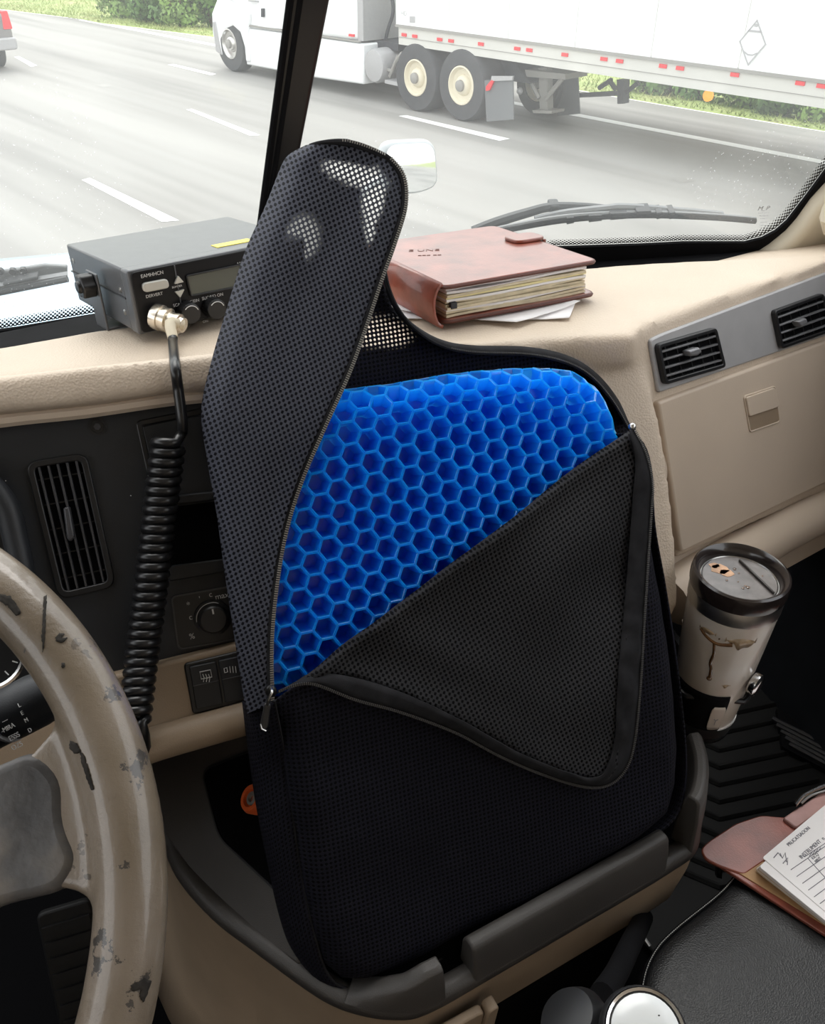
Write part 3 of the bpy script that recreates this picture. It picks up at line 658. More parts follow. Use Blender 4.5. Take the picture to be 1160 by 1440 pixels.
b = MB(); b.prism(fp, [(-.085, .105), (.085, .105), (.078, .125), (-.078, .125)], .008, .018); b.prism(fp, [(-.08, -.09), (-.03, -.115), (.03, -.115), (.08, -.09), (.08, -.105), (.03, -.13), (-.03, -.13), (-.08, -.105)], .008, .018); b.prism(fp, [(-.02, .16), (.02, .16), (.02, .19), (-.02, .19)], .008, .018)
b.build('placard_lettering', 'silver_panel', PL, smooth=0)
b = MB(); b.pxprism(fs, [(576, 23), (583, 23), (583, 32), (576, 32)], 0, .008); b.build('data_plate', 'silver_panel', TL, smooth=0)
text('HD', fs, 568, 19, .003, .09, 'silver_panel', TL, 'lettering')
# landing gear: two legs, braces and a cross shaft
def bars(c, segs, r, name, m):
    b = MB()
    for p, q in segs: b.tube([fs.px(*p, c), fs.px(*q, c)], r, 6)
    return b.build(name, m, TL)
b = MB(); b.pxprism(fs, [(757, 95), (769, 95), (770, 156), (759, 156)], -.75, -.62, at=-.62); b.pxprism(fs, [(748, 155), (776, 156), (775, 160), (750, 159)], -.8, -.5, at=-.5); b.build('landing_leg', 'grey_metal', TL)
bars(-.6, [((741, 104), (758, 138)), ((791, 110), (767, 140))], .035, 'leg_brace', 'grey_metal')
b = MB(); b.pxprism(fs, [(738, 98), (795, 104), (795, 112), (740, 108)], -1.0, -.5, at=-.5); b.build('leg_mount', 'grey_metal', TL)
b = MB(); b.pxprism(fs, [(867, 112), (877, 113), (876, 146), (868, 146)], -1.6, -1.45, at=-1.45); b.build('landing_leg', 'chassis', TL)
bars(-1.4, [((812, 134), (870, 131)), ((842, 124), (860, 112)), ((880, 130), (898, 116)), ((866, 126), (856, 112))], .035, 'leg_brace', 'chassis')
b = MB(); b.lathe(fs.px(998, 134, -1.7), fs.n, [(.03, 0), (.075, .02), (.075, .06), (.03, .09), (.005, .095)], 16); b.build('marker_lamp', 'amber_lamp', TL)
for k in (0, 1):
    lathe_wheel(TL, fs, a0+10.6+k*1.25, .5, .02, .5, .55, 'rim_cream'); lathe_wheel(TL, fs, a0+10.6+k*1.25, .5, -1.95, .5, .5, 'rim_cream')

# grey car ahead
kp = at_plane(22, 60, road(20, 0), rD); off_r = kp.dot(sD)
FK = Frame(road(20, off_r-.92), sD, UP)
CAR = thing('grey_car', FK.pt(0, 0, -2), 'dark grey car driving ahead with a red tail light', 'car')
b = MB(); b.prism(FK, round_poly([(-.9, .42), (.9, .42), (.92, .75), (.86, 1.02), (-.86, 1.02), (-.92, .75)], .1), -4.5, 0); b.build('body', 'car', CAR, bevel=.06, seg=3)
b = MB(); b.prism(Frame(FK.pt(0, 0, -.3), FK.e, FK.w), [(-.84, 1.0), (.84, 1.0), (.68, 1.56), (-.68, 1.56)], -2.6, 0); b.build('cabin', 'car', CAR, bevel=.08, seg=3)
b = MB(); b.prism(FK, [(-.70, 1.08), (.70, 1.08), (.60, 1.46), (-.60, 1.46)], -.33, -.27); b.build('rear_window', 'glass_dark', CAR)
b = MB(); b.prism(FK, round_poly([(-.92, .38), (.92, .38), (.93, .60), (-.93, .60)], .06), -.35, .08); b.build('bumper', 'silver_panel', CAR, bevel=.03, seg=3)
for sg in (-1, 1):
    b = MB(); b.prism(FK, round_poly([(sg*.74, .74), (sg*.925, .74), (sg*.90, 1.06), (sg*.78, 1.06)], .03), -.25, .015); b.build('tail_light', 'red', CAR, bevel=.01)
    for d in (-.75, -3.5):
        b = MB(); b.lathe(FK.pt(sg*.72-.1, .33, d), FK.e, [(.18, 0), (.31, .01), (.33, .03), (.33, .18), (.30, .21), (.15, .2)], 24); b.build('wheel', 'tyre', CAR)
b = MB(); b.box(FK, -.26, .26, .66, .78, 0, .012); b.build('licence_plate', 'paper', CAR)

# own truck, outside the glass: hood, hood mirror, two wipers
HZ = -.60
HD = thing('truck_hood', cab(-.4, 1.7, -.6), 'pale blue hood of the own truck outside the glass', 'hood')
def hood_pt(px, py, z): return at_z(px, py, z)
rows = []
for k, (d, z) in enumerate(((1.34, -.64), (1.42, -.60), (1.55, -.585), (1.68, -.585), (1.78, -.60), (1.86, -.66), (1.90, -.80), (1.91, -1.1))):
    r_ = []
    d = 1.36+(d-1.34)*1.36
    for j in range(25):
        a = -1.15+1.5*j/24; sh = abs((a+.40)/.75); drop = .10*sh**4
        crease = .012*math.exp(-((a+.62)/.05)**2)-.018*math.exp(-((a+.42)/.09)**2)*math.exp(-((d-1.62)/.12)**2)
        r_.append(cab(a, d, z-drop+crease))
    rows.append(r_)
b = MB(); b.grid(rows); HP = b.build('hood_panel', 'hood', HD, smooth=180, solid=.006, subsurf=1)
b = MB(); b.add([cab(-1.15, 1.37, -.60), cab(.9, 1.37, -.60), cab(.9, 1.345, -1.2), cab(-1.15, 1.345, -1.2)], [(0, 1, 2, 3)]); b.build('cowl', 'black_matte', HD, solid=.01)
MR = at_t(577, 234, 2.6)
rdir = V((.745, -.665, -.02)).normalized(); nM = ((CAM-MR).normalized()+rdir).normalized()
eM = UP.cross(nM).normalized(); FM = Frame(MR, eM, nM.cross(eM))
MIR = thing('hood_mirror', MR-UP*.3, 'grey framed hood mirror reflecting the highway beside the black cover', 'mirror')
out = round_poly([FM.ab(x, y) for x, y in ((536, 199), (613, 195), (619, 262), (588, 274), (541, 272))], .045, 6)
b = MB(); b.prism(FM, out, -.05, 0); b.build('mirror_shell', 'mirror_shell', MIR, bevel=.018, seg=4)
ce = sum((V(p) for p in out), V((0, 0)))/len(out)
b = MB(); b.prism(FM, [ce+(V(p)-ce)*.88 for p in out], -.004, .003); b.build('mirror_glass', 'mirror', MIR, smooth=0)
b = MB(); b.tube(catmull([FM.px(545, 250, -.03), FM.px(520, 262, -.05), FM.px(490, 300, -.04), FM.px(478, 345, 0)], 8), .012, 8); b.build('mirror_arm', 'mirror_shell', MIR)

def gpx(pts, c): return [GL.px(x, y, c) for x, y in pts]
WP = thing('windshield_wiper', GL.px(680, 330, -.03), 'grey wiper with long blade resting across the passenger windshield', 'wiper')
b = MB(); b.tube(catmull(gpx([(640, 338), (715, 323), (800, 309), (900, 303), (1000, 306), (1062, 311)], -.018), 6), .0042, 8); b.build('blade_rubber', 'black_matte', WP)
b = MB(); b.tube(catmull(gpx([(660, 331), (722, 317), (800, 304), (900, 299), (1000, 303), (1062, 308)], -.022), 6), .0036, 8); b.build('blade_spine', 'wiper_light', WP)
b = MB(); b.tube(catmull(gpx([(752, 309), (790, 300), (850, 293), (880, 291), (960, 297), (1015, 302)], -.03), 6), .0055, 8); b.build('blade_bridge', 'wiper_light', WP)
for x, y, w_ in ((835, 302, 9), (868, 299, 12), (903, 296, 10), (800, 305, 5), (925, 298, 4), (943, 298, 4)):
    b = MB(); b.pxprism(GL, [(x-w_, y-4), (x+w_, y-5), (x+w_, y+3), (x-w_, y+5)], -.034, -.016, at=-.025); b.build('blade_clip', 'wiper', WP)
b = MB(); b.tube(catmull(gpx([(665, 326), (700, 312), (742, 299), (775, 291), (820, 291), (858, 294)], -.042), 6), lambda i: .0085-.0001*i, 8); b.build('wiper_arm', 'wiper', WP)
b = MB(); b.pxprism(GL, [(771, 285), (786, 284), (786, 297), (772, 298)], -.055, -.035, at=-.045); b.build('arm_pivot', 'wiper', WP, bevel=.003)
WL = thing('windshield_wiper', GL.px(30, 400, -.03), 'grey wiper with holed arm outside the glass beside the radio', 'wiper')
b = MB(); b.pxprism(GL, [(-60, 398), (0, 380), (30, 376), (62, 371), (95, 373), (95, 384), (55, 388), (0, 398), (-60, 416)], -.045, -.038, at=-.042); AR = b.build('wiper_arm', 'wiper_light', WL, bevel=.002)
for x, y in ((33, 381), (0, 382), (18, 382)):
    b = MB(); q = GL.px(x, y, -.037); b.lathe(q-GL.n*.004, GL.n, [(.005, 0), (.005, .0055), (.001, .0056)], 12); b.build('arm_hole', 'black', AR)
b = MB(); b.pxprism(GL, [(5, 394), (54, 384), (54, 394), (5, 404)], -.036, -.022, at=-.03); b.build('blade_clip', 'wiper', WL, bevel=.002)
b = MB(); b.pxprism(GL, [(-60, 412), (0, 400), (95, 384), (95, 388), (0, 405), (-60, 420)], -.030, -.022, at=-.026); b.build('blade_spine', 'wiper_light', WL)
b = MB(); b.tube(gpx([(-60, 425), (0, 411), (95, 392)], -.020), .005, 8); b.build('blade_rubber', 'wiper', WL)

# ================================================================== THE DASHBOARD
DASH = thing('dashboard', cab(0, 1.0, -1.2), 'beige truck dashboard with black centre panel, air vents and glove box', 'dashboard')
b = MB()
cP = -.07                                        # face of the padded centre section
DPOLY = [(-260, 560), (0, 530), (150, 513), (300, 497), (480, 486), (700, 478), (868, 472), (893, 470), (912, 448), (950, 432), (1000, 414), (1100, 380), (1175, 362), (1300, 330), (1300, 300)]
dk = [DECK.ab(x, y) for x, y in DPOLY]
back_d = 1.262
dk = dk[:-1]+[DECK.ab(x, y) for x, y in ((1300, 352), (1160, 357), (1045, 361), (860, 371), (600, 396), (400, 425), (250, 446), (125, 463), (0, 486), (-200, 520))]
b.prism(DECK, dk, -.035, 0)
pad = [(-260, 545), (0, 527), (150, 511), (300, 495), (480, 485), (700, 477), (862, 472), (893, 482), (915, 533), (932, 596), (945, 680), (955, 780), (957, 850), (947, 873), (885, 890), (865, 640), (845, 575), (760, 540), (345, 548), (241, 552), (150, 567), (0, 582), (-260, 612)]
b.pxprism(FC, pad, -.20, cP, at=cP)
b.pxprism(FR, [(900, 470), (912, 452), (1000, 420), (1160, 365), (1330, 310), (1330, 640), (1160, 694), (952, 788), (944, 690), (920, 570)], -.20, 0)
core = [(-260, 575), (345, 530), (870, 520), (940, 600), (950, 860), (345, 1040), (-260, 1130)]
b.pxprism(FC, core, -.30, cP-.035, at=cP-.035)
BODY = b.build('dash_pad', 'beige', DASH, smooth=180, remesh=.0045, smoothit=32)
b = MB(); b.prism(DECK, [DECK.ab(x, y) for x, y in ((1160, 362), (860, 378), (400, 432), (125, 470), (-200, 528), (-200, 470), (125, 410), (400, 375), (860, 330), (1160, 320))], -.09, -.030); b.build('defrost_trough', 'black_matte', DASH, smooth=0)
# piping under the pad
b = MB(); b.tube(catmull([FC.px(x, y, cP-.018) for x, y in ((-200, 622), (0, 592), (120, 579), (241, 562), (345, 553))], 6), .0065, 8); b.build('pad_piping', 'beige_smooth', DASH)
# black centre panel
PC = cP-.030
b = MB(); b.pxprism(FC, [(-260, 628), (0, 594), (345, 556), (345, 912), (190, 945), (-260, 1080)], PC-.02, PC)
PANEL = b.build('centre_panel', 'dark_panel', DASH, bevel=.003)
def frame_ring(fr, quad, wd, c0, c1, r, at=None):
    """closed rounded frame of width wd around a pixel quad: returns MB"""
    P = [fr.ab(x, y, c1 if at is None else at) for x, y in quad]; ce = sum((V(p) for p in P), V((0, 0)))/len(P)
    o = round_poly(P, r, 5); i = []
    Q = []
    for k in range(len(P)):
        a, p, q = V(P[k-1]), V(P[k]), V(P[(k+1) % len(P)])
        d1, d2 = (a-p).normalized(), (q-p).normalized(); bis = (d1+d2).normalized(); sn = abs(d1.x*d2.y-d1.y*d2.x)
        Q.append(p+bis*(wd/max((1-(d1.dot(d2)))/2, .05)**.5))
    i = round_poly(Q, max(r-wd, .001), 5)
    b = MB(); rows = [[fr.pt(p.x, p.y, c1) for p in o], [fr.pt(p.x, p.y, c1) for p in i], [fr.pt(p.x, p.y, c0) for p in i], [fr.pt(p.x, p.y, c0) for p in o], [fr.pt(p.x, p.y, c1) for p in o]]
    b.grid(rows, True); return b, Q
def vent(parent, fr, quad, c, nsl, vertical, edge_m, tab_px, name='air_vent', frame_m='black', r=.008, fw=.006):
    b, Q = frame_ring(fr, quad, fw, c-.004, c+.005, r, at=c); F = b.build(name, frame_m, parent, bevel=.0012, weld=1e-5)
    b = MB(); b.prism(fr, Q, c-.003, c+.0004); b.build('vent_well', 'void', F, smooth=0)
    q0, q1, q2, q3 = [V(q) for q in Q]       # tl, tr, br, bl
    for k in range(nsl):
        f = (k+.5)/nsl
        if vertical: p, q = q0.lerp(q1, f), q3.lerp(q2, f)
        else: p, q = q0.lerp(q3, f), q1.lerp(q2, f)
        d = (q-p); nrm = V((-d.y, d.x)).normalized()*(.0011)
        b = MB(); b.prism(fr, [p+nrm, q+nrm, q-nrm, p-nrm], c-.002, c+.0045); b.build('slat', edge_m, F, bevel=.0004, seg=1)
    for k in range(5):                       # cross vanes behind the blades
        f = (k+.5)/5
        if vertical: p, q = q0.lerp(q3, f), q1.lerp(q2, f)
        else: p, q = q0.lerp(q1, f), q3.lerp(q2, f)
        d = (q-p); nrm = V((-d.y, d.x)).normalized()*(.0006)
        b = MB(); b.prism(fr, [p+nrm, q+nrm, q-nrm, p-nrm], c-.002, c+.0014); b.build('vane', 'black', F, smooth=0)
    if tab_px:
        b = MB(); b.pxprism(fr, tab_px, c+.002, c+.013, at=c+.01); b.build('vent_tab', edge_m, F, bevel=.0022, seg=3)
    return F
vent(PANEL if False else DASH, FC, [(36, 650), (122, 636), (164, 824), (83, 843)], PC, 5, True, 'slat_edge', [(89, 714), (98, 712), (106, 755), (99, 762), (94, 758)], r=.012, fw=.0065)
# screw in the panel
b = MB(); q = FC.px(137, 600, PC); b.lathe(q, FC.n, [(.0085, -.001), (.0085, .0012), (.006, .0014), (.0058, .0005), (.001, .0004)], 20); SCR = b.build('panel_screw', 'black', DASH)
b = MB(); b.lathe(q, FC.n, [(.0035, 0), (.0033, .0022), (.0005, .0024)], 6); b.build('screw_recess', 'slat_edge', SCR)
for x, y in ((8, 676), (184, 697), (75, 775)):
    b = MB(); q = FC.px(x, y, PC); b.sphere(q, .0006, 6, 4); b.build('dust_speck', 'print', DASH)
# storage cubbies behind the cord
b, Q = frame_ring(FC, [(190, 592), (345, 562), (345, 700), (216, 708)], .006, PC-.002, PC+.002, .006, at=PC); b.build('cubby_frame', 'black', DASH, bevel=.0012, weld=1e-5)
b = MB(); b.pxprism(FC, [(200, 600), (345, 572), (345, 690), (222, 698)], PC, PC+.0018); b.build('cubby_door', 'dark_panel', DASH, bevel=.001)
b = MB(); b.pxprism(FC, [(222, 699), (345, 686), (345, 700), (228, 712)], PC, PC+.007, at=PC+.006); b.build('cubby_ledge', 'dark_panel', DASH, bevel=.002)
b = MB(); b.pxprism(FC, [(232, 714), (345, 700), (345, 788), (238, 800)], PC-.001, PC+.0006); b.build('cubby_dark_sheet', 'void', DASH, smooth=0)  # flat black sheet paints the dark inside of the slot, nothing is hollowed
b = MB(); b.pxprism(FC, [(236, 796), (345, 782), (345, 800), (238, 818)], PC, PC+.004); b.build('cubby_sill', 'dark_panel', DASH, bevel=.0015)
# rotary control
b, Q = frame_ring(FC, [(240, 838), (345, 820), (350, 896), (250, 914)], .0015, PC, PC+.0025, .006, at=PC); RC = b.build('rotary_control', 'slat_edge', DASH, weld=1e-5)
b = MB(); b.prism(FC, Q, PC-.002, PC+.0012); b.build('control_plate', 'black', RC)
q = FC.px(299, 868, PC)
b = MB(); b.lathe(q, FC.n, [(.0185, 0), (.0180, .006), (.0150, .0068), (.0135, .014), (.0120, .0155), (.001, .0157)], 28); b.build('control_knob', 'black', RC, smooth=30)
b = MB(); b.tube([q+FC.n*.0072+(FC.e*math.cos(a)+FC.w*math.sin(a))*.0160 for a in [math.radians(60+k*8) for k in range(16)]], .0004, 5); b.build('knob_arc', 'print', RC)
b = MB(); b.box(Frame(q, FC.e, FC.w), -.0008+.001, .001+.0008, .006, .011, .0155, .0162); b.build('knob_pointer', 'print', RC)
for x, y, s_ in ((265, 851, '*'), (281, 843, "'"), (296, 836, 'c'), (312, 838, 'max'), (268, 868, 'c'), (270, 895, '%')): text(s_, FC, x, y, PC+.0016, .008, 'print', RC, 'control_lettering')
# beige band below the panel, with the rocker switches, and the padded roll under it
BC = cP-.015
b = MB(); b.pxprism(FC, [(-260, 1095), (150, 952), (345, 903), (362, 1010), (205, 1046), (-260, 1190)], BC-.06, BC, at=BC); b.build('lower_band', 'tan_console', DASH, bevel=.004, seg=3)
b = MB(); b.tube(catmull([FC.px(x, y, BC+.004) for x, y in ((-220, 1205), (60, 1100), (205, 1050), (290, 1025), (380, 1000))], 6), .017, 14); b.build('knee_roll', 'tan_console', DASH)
b = MB(); b.pxprism(FC, [(258, 934), (360, 910), (375, 982), (271, 1005)], BC-.01, BC+.003, at=BC+.003, r=.004); SW = b.build('switch_bank', 'black', DASH, bevel=.0015)
for k, pl in enumerate((([(266, 938), (304, 930), (314, 990), (276, 998)]), ([(307, 929), (345, 921), (352, 982), (317, 989)]))):
    b = MB(); b.pxprism(FC, pl, BC+.002, BC+.0065, at=BC+.006, r=.002); b.build('rocker_switch', 'dark_panel', SW, bevel=.001)
    b = MB(); x0, y0 = pl[3]; x1, y1 = pl[0]; xr, yr = pl[1]
    b.tube([FC.px(x1*.55+x0*.45+1, y1*.55+y0*.45, BC+.0068), FC.px(xr*.55+pl[2][0]*.45-1, yr*.55+pl[2][1]*.45, BC+.0068)], .0005, 5); b.build('rocker_crease', 'slat_edge', SW)
# pictograms: heated screen and lamp
def stroke(pxs, fr, c, r, name, m, parent, closed=False):
    b = MB(); b.tube([fr.px(x, y, c) for x, y in pxs], r, 5, closed=closed); return b.build(name, m, parent)
stroke([(281, 945), (296, 942), (298, 952), (283, 955)], FC, BC+.0068, .0005, 'switch_lettering', 'print', SW, True)
for x in (286, 290, 294): stroke([(x-1, 948), (x+1, 953), (x, 959)], FC, BC+.0068, .0004, 'switch_lettering', 'print', SW)
stroke([(315, 940), (319, 939), (320, 945), (316, 946)], FC, BC+.0068, .0005, 'switch_lettering', 'print', SW, True)
for x in (323, 327, 331): stroke([(x, 937), (x+1, 946)], FC, BC+.0068, .0004, 'switch_lettering', 'print', SW)

# passenger side: grey vent panel, two vents, glove box with its latch
b = MB(); b.pxprism(FR, [(914, 478), (930, 470), (1160, 384), (1330, 322), (1330, 405), (1160, 473), (926, 553)], -.01, .004, at=.004, r=.006)
b.build('vent_panel', 'silver_panel', DASH, bevel=.002)
vent(DASH, FR, [(920, 484), (1003, 460), (1017, 516), (931, 541)], .005, 4, False, 'slat_edge_bright', [(966, 493), (981, 488), (985, 495), (978, 500), (968, 501)], r=.007, fw=.005)
vent(DASH, FR, [(1084, 437), (1154, 412), (1166, 466), (1095, 491)], .005, 4, False, 'slat_edge_bright', [(1119, 452), (1131, 447), (1134, 454), (1124, 460)], r=.007, fw=.005)
b = MB(); b.pxprism(FR, [(926, 566), (935, 562), (1160, 480), (1330, 418), (1330, 618), (1160, 680), (958, 778), (946, 690)], -.01, .007, at=.007, r=.008)
GB = b.build('glove_box_door', 'beige_smooth', DASH, bevel=.005, seg=3)
b, Q = frame_ring(FR, [(1046, 557), (1091, 542), (1098, 594), (1055, 609)], .0022, .006, .0085, .006, at=.0085); b.build('latch_rim', 'beige_smooth', GB, bevel=.0008, weld=1e-5)
b = MB(); b.prism(FR, Q, .0062, .0074); b.build('latch_well_shade', 'tan_console', GB, smooth=0)  # beige part coloured darker tan to paint in the shade of the recess
b = MB(); b.pxprism(FR, [(1049, 559), (1090, 545), (1096, 572), (1054, 586)], .007, .0105, at=.010, r=.004); b.build('latch_paddle', 'beige_smooth', GB, bevel=.003, seg=3)
# lower lip under the glove box
b = MB(); b.tube(catmull([FR.px(x, y, .0) for x, y in ((940, 842), (975, 815), (1060, 768), (1160, 716), (1330, 640))], 6), .031, 16); b.build('lower_roll', 'beige_smooth', DASH)
b = MB(); b.pxprism(FR, [(944, 775), (1160, 680), (1330, 610), (1330, 700), (1160, 770), (960, 880)], -.14, -.012, at=-.012); b.build('lower_panel', 'beige_smooth', DASH)

# instrument cluster edge behind the wheel
CL = thing('instrument_cluster', FC.px(-40, 860, PC), 'black gauge cluster with a chrome dial ring behind the steering wheel', 'gauges')
b = MB(); b.tube(catmull([FC.px(x, y, PC+.02) for x, y in ((-140, 660), (-40, 668), (5, 705), (22, 760), (32, 812), (30, 860))], 6), .011, 10); b.build('binnacle_rim', 'dark_panel', CL)
b = MB(); b.pxprism(FC, [(-160, 670), (-30, 670), (8, 715), (28, 810), (20, 960), (-160, 1000)], PC-.005, PC+.006); b.build('cluster_face', 'black', CL)
b = MB(); q = FC.px(-18, 918, PC+.006); b.lathe(q, FC.n, [(.034, 0), (.0345, .008), (.032, .010), (.030, .008), (.030, .001), (.002, .001)], 40); DG = b.build('dial_ring', 'chrome', CL)
b = MB(); b.lathe(q, FC.n, [(.030, .0), (.030, .002), (.001, .002)], 36); b.build('dial_face', 'black', DG)
for k in range(7):
    a = math.radians(-60+k*28); b = MB(); d = FC.e*math.cos(a)+FC.w*math.sin(a); b.tube([q+FC.n*.0025+d*.023, q+FC.n*.0025+d*.028], .0006, 5); b.build('dial_tick', 'print', DG)

# ================================================================== THE CONSOLE
ZL = -.855
FZ = Frame((0, 0, CAMZ+ZL), (1, 0, 0), (0, 1, 0))
CON = thing('center_console', (0, .5, CAMZ-1.2), 'tan and grey centre console the black cover stands on', 'console')
lip_out = [(204, 1062), (212, 1110), (228, 1166), (250, 1222), (300, 1280), (360, 1326), (420, 1370), (460, 1396), (500, 1412), (550, 1420), (600, 1412), (700, 1356), (800, 1298), (900, 1240), (950, 1209), (975, 1190), (984, 1160), (984, 1125), (975, 1090)]
LO = [FZ.ab(x, y) for x, y in lip_out]
backR, backL = (.36, .80), (-.42, .78)
def inset(P, d):
    out = []
    for i in range(len(P)):
        a, p, q = V(P[max(i-1, 0)]), V(P[i]), V(P[min(i+1, len(P)-1)]); t = (q-a).normalized(); out.append(p+V((-t.y, t.x))*d)
    return out
# LO runs left -> nose -> right: the inside is on its left
LOs = [V((p.x, p.y)) for p in catmull([(x, y, 0) for x, y in LO], 5)]
rows = []
prof = [(-.004, -.012), (-.001, -.003), (.003, .0), (.008, .001), (.016, -.002), (.020, -.006), (.022, -.03)]
for d, h in prof: rows.append([FZ.pt(p.x, p.y, h) for p in inset(LOs, d)])
b = MB(); b.grid(rows); b.build('console_lip', 'grey_lip', CON, smooth=60, solid=.002)
rows = []; N_L = len(LOs)
def left_(i): return max(0, 1-i/(N_L*.55))
def inset_v(P, df):
    out = []
    for i in range(len(P)):
        a, q = V(P[max(i-1, 0)]), V(P[min(i+1, len(P)-1)]); t = (q-a).normalized(); out.append(V(P[i])+V((-t.y, t.x))*df(i))
    return out
SHP = ((-.004, 0, -.012), (-.001, 0, -.005), (.003, 0, -.011), (.004, .05, -.05), (.010, .22, -.12), (.016, .55, -.25), (.020, .9, -.40))
for d, fl, h in SHP:
    I_ = inset_v(LOs, lambda i: d-.10*fl*left_(i)**.7)
    rows.append([FZ.pt(p.x, p.y, max(h, -.105-.30*left_(i))) for i, p in enumerate(I_)])
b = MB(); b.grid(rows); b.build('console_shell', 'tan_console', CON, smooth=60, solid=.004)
rows = []
for d, h in ((.012, -.095), (.030, -.11), (.045, -.20), (.05, -.38)): rows.append([FZ.pt(p.x, p.y, h) for p in inset(LOs, d)])
b = MB(); b.grid(rows); b.build('console_base', 'black_matte', CON, smooth=60, solid=.004)
# raised rail segments with the two notches
LOI = LOs
def rail(x_from, x_to, hgt, name='console_rail', taper=0):
    pts = [p for p in resample([V((p.x, p.y, 0)) for p in LOs], n=260)]
    sel = []; hh = []
    for p in pts:
        w_ = FZ.pt(p.x, p.y, 0)-CAM; t = w_.y*CP-w_.z*SP; sx_ = 580+FPX*w_.x/t
        if x_from <= sx_ <= x_to and p.y < .66: sel.append(V((p.x, p.y))); hh.append(min(1, max(.05, (sx_-x_from)/taper)) if taper else 1.0)
    rows = []
    for d, h in ((-.002, -.004), (.001, hgt*.55), (.005, hgt*.92), (.010, hgt), (.020, hgt*.96), (.025, hgt*.7), (.027, -.004)):
        rows.append([FZ.pt(p.x, p.y, h*g_) for p, g_ in zip(inset(sel, d), hh)])
    b = MB(); b.grid(rows); m = len(sel); n = len(rows)
    b.f.append(tuple(i*m for i in range(n))); b.f.append(tuple(i*m+m-1 for i in range(n-1, -1, -1)))
    return b.build(name, 'grey_lip', CON, bevel=.003, smooth=50)
rail(480, 628, .040, taper=125); rail(664, 938, .046)

rail(968, 992, .080)
# tray floor inside the lip, and the dark sloping deck left of the cushion with a black sheet for the dark of its recess
TP = [tuple(p) for p in inset(LOs, .020)]
b = MB(); b.prism(FZ, TP+[(.36, .68), (-.24, .70)], -.05, -.022); b.build('tray_floor', 'black_matte', CON)
SLP = [(205, 1064), (345, 1030), (370, 1080), (440, 1352), (420, 1368), (300, 1279), (228, 1168)]
nS = None
pa, pb, pc_ = at_t(352, 1035, .925), FZ.px(235, 1180, .004), FZ.px(430, 1362, .004)
nS = (pb-pa).cross(pc_-pa).normalized()
if nS.z < 0: nS = -nS
FS = Frame(pb, (pc_-pb).normalized(), nS.cross((pc_-pb).normalized()))
b = MB(); b.pxprism(FS, [(202, 1062), (262, 1046), (352, 1030), (364, 1100), (384, 1190), (404, 1280), (422, 1340), (420, 1360), (300, 1272), (232, 1176)], -.02, .0); b.build('console_deck', 'grey_lip', CON, bevel=.004, seg=3)
b, Q = frame_ring(FS, [(284, 1082), (362, 1050), (374, 1140), (396, 1240), (390, 1254), (308, 1178)], .0022, -.002, .0025, .015, at=0); b.build('cubby_rim', 'black', CON, weld=1e-5)
b = MB(); b.pxprism(FS, [(287, 1084), (360, 1054), (372, 1140), (394, 1240), (390, 1250), (311, 1176)], .0, .0012, at=0, r=.014); b.build('recess_dark_sheet', 'void', CON, smooth=0)  # shaded depth of the recess painted as a flat black sheet on the deck
# latch plate in the console front
b = MB(); q0 = FZ.px(650, 1425, -.02)
FF = Frame(q0, (FZ.px(760, 1352, -.02)-FZ.px(650, 1412, -.02)).normalized(), UP)
b.prism(FF, round_poly([(-.035, -.06), (.020, -.06), (.024, -.012), (-.035, -.012)], .008), -.006, .004); LT = b.build('latch_plate', 'tan_console', CON, bevel=.002)
b = MB(); b.prism(FF, round_poly([(.020, -.055), (.034, -.05), (.038, -.008), (.026, -.010)], .005), -.006, .008); b.build('latch_grip', 'tan_console', CON, bevel=.002)
OR = thing('orange_cap', FS.px(356, 1124, .012), 'orange round cap in the console recess beside the black cover', 'cap')
q = FS.px(359, 1124, .008); axo = (CAM-q).normalized()*.7+V((-.75, .1, .2)); axo.normalize()
b = MB(); b.lathe(q, axo, [(.0125, -.008), (.0150, -.006), (.0155, .004), (.0135, .008), (.0095, .008), (.0085, .003), (.001, .003)], 28); b.build('cap_shell', 'orange', OR)
b = MB(); b.lathe(q, axo, [(.0075, .0), (.0070, .006), (.004, .0065), (.0035, .003), (.001, .003)], 20); b.build('cap_core', 'grey_metal', OR)

# ================================================================== TWO-WAY RADIO ON THE DASH
er = (lean(39, 90)[0]); er = (er-nD*er.dot(nD)).normalized()
FD = Frame(deck(198, 471, .010), er, nD)                    # radio face: origin at its lower near corner
Hh = FD.ab(186, 382)[1]; Wd, Dp = .215, .185
RAD = thing('two_way_radio', deck(198, 471), 'grey mobile two-way radio with black face and knobs on the dash', 'radio')
b = MB(); b.prism(FD, [(0, 0), (Wd, 0), (Wd, Hh), (0, Hh)], -Dp, -.022); b.build('case', 'radio', RAD, bevel=.0022, seg=2)
b = MB(); b.prism(FD, [(-.001, -.001), (Wd+.001, -.001), (Wd+.001, Hh+.001), (-.001, Hh+.001)], -.022, -.002); b.build('front_bezel', 'radio', RAD, bevel=.003, seg=3)
b = MB(); b.prism(FD, round_poly([(.002, .001), (Wd-.002, .001), (Wd-.002, Hh-.001), (.002, Hh-.001)], .006), -.006, .0); FACE = b.build('face_plate', 'radio_face', RAD, bevel=.001)
b = MB(); b.box(FD, -.0016, .0008, Hh*.52, Hh*.54, -Dp, -.02); b.build('case_seam', 'black', RAD, smooth=0)
b = MB(); b.box(FD, .050, .0512, .004, Hh-.002, -.002, .0012); b.build('face_divider', 'radio', RAD, bevel=.0004)
FSd = Frame(FD.pt(0, 0, 0), FD.n, FD.w)                     # left side of the case: e runs back, n points left
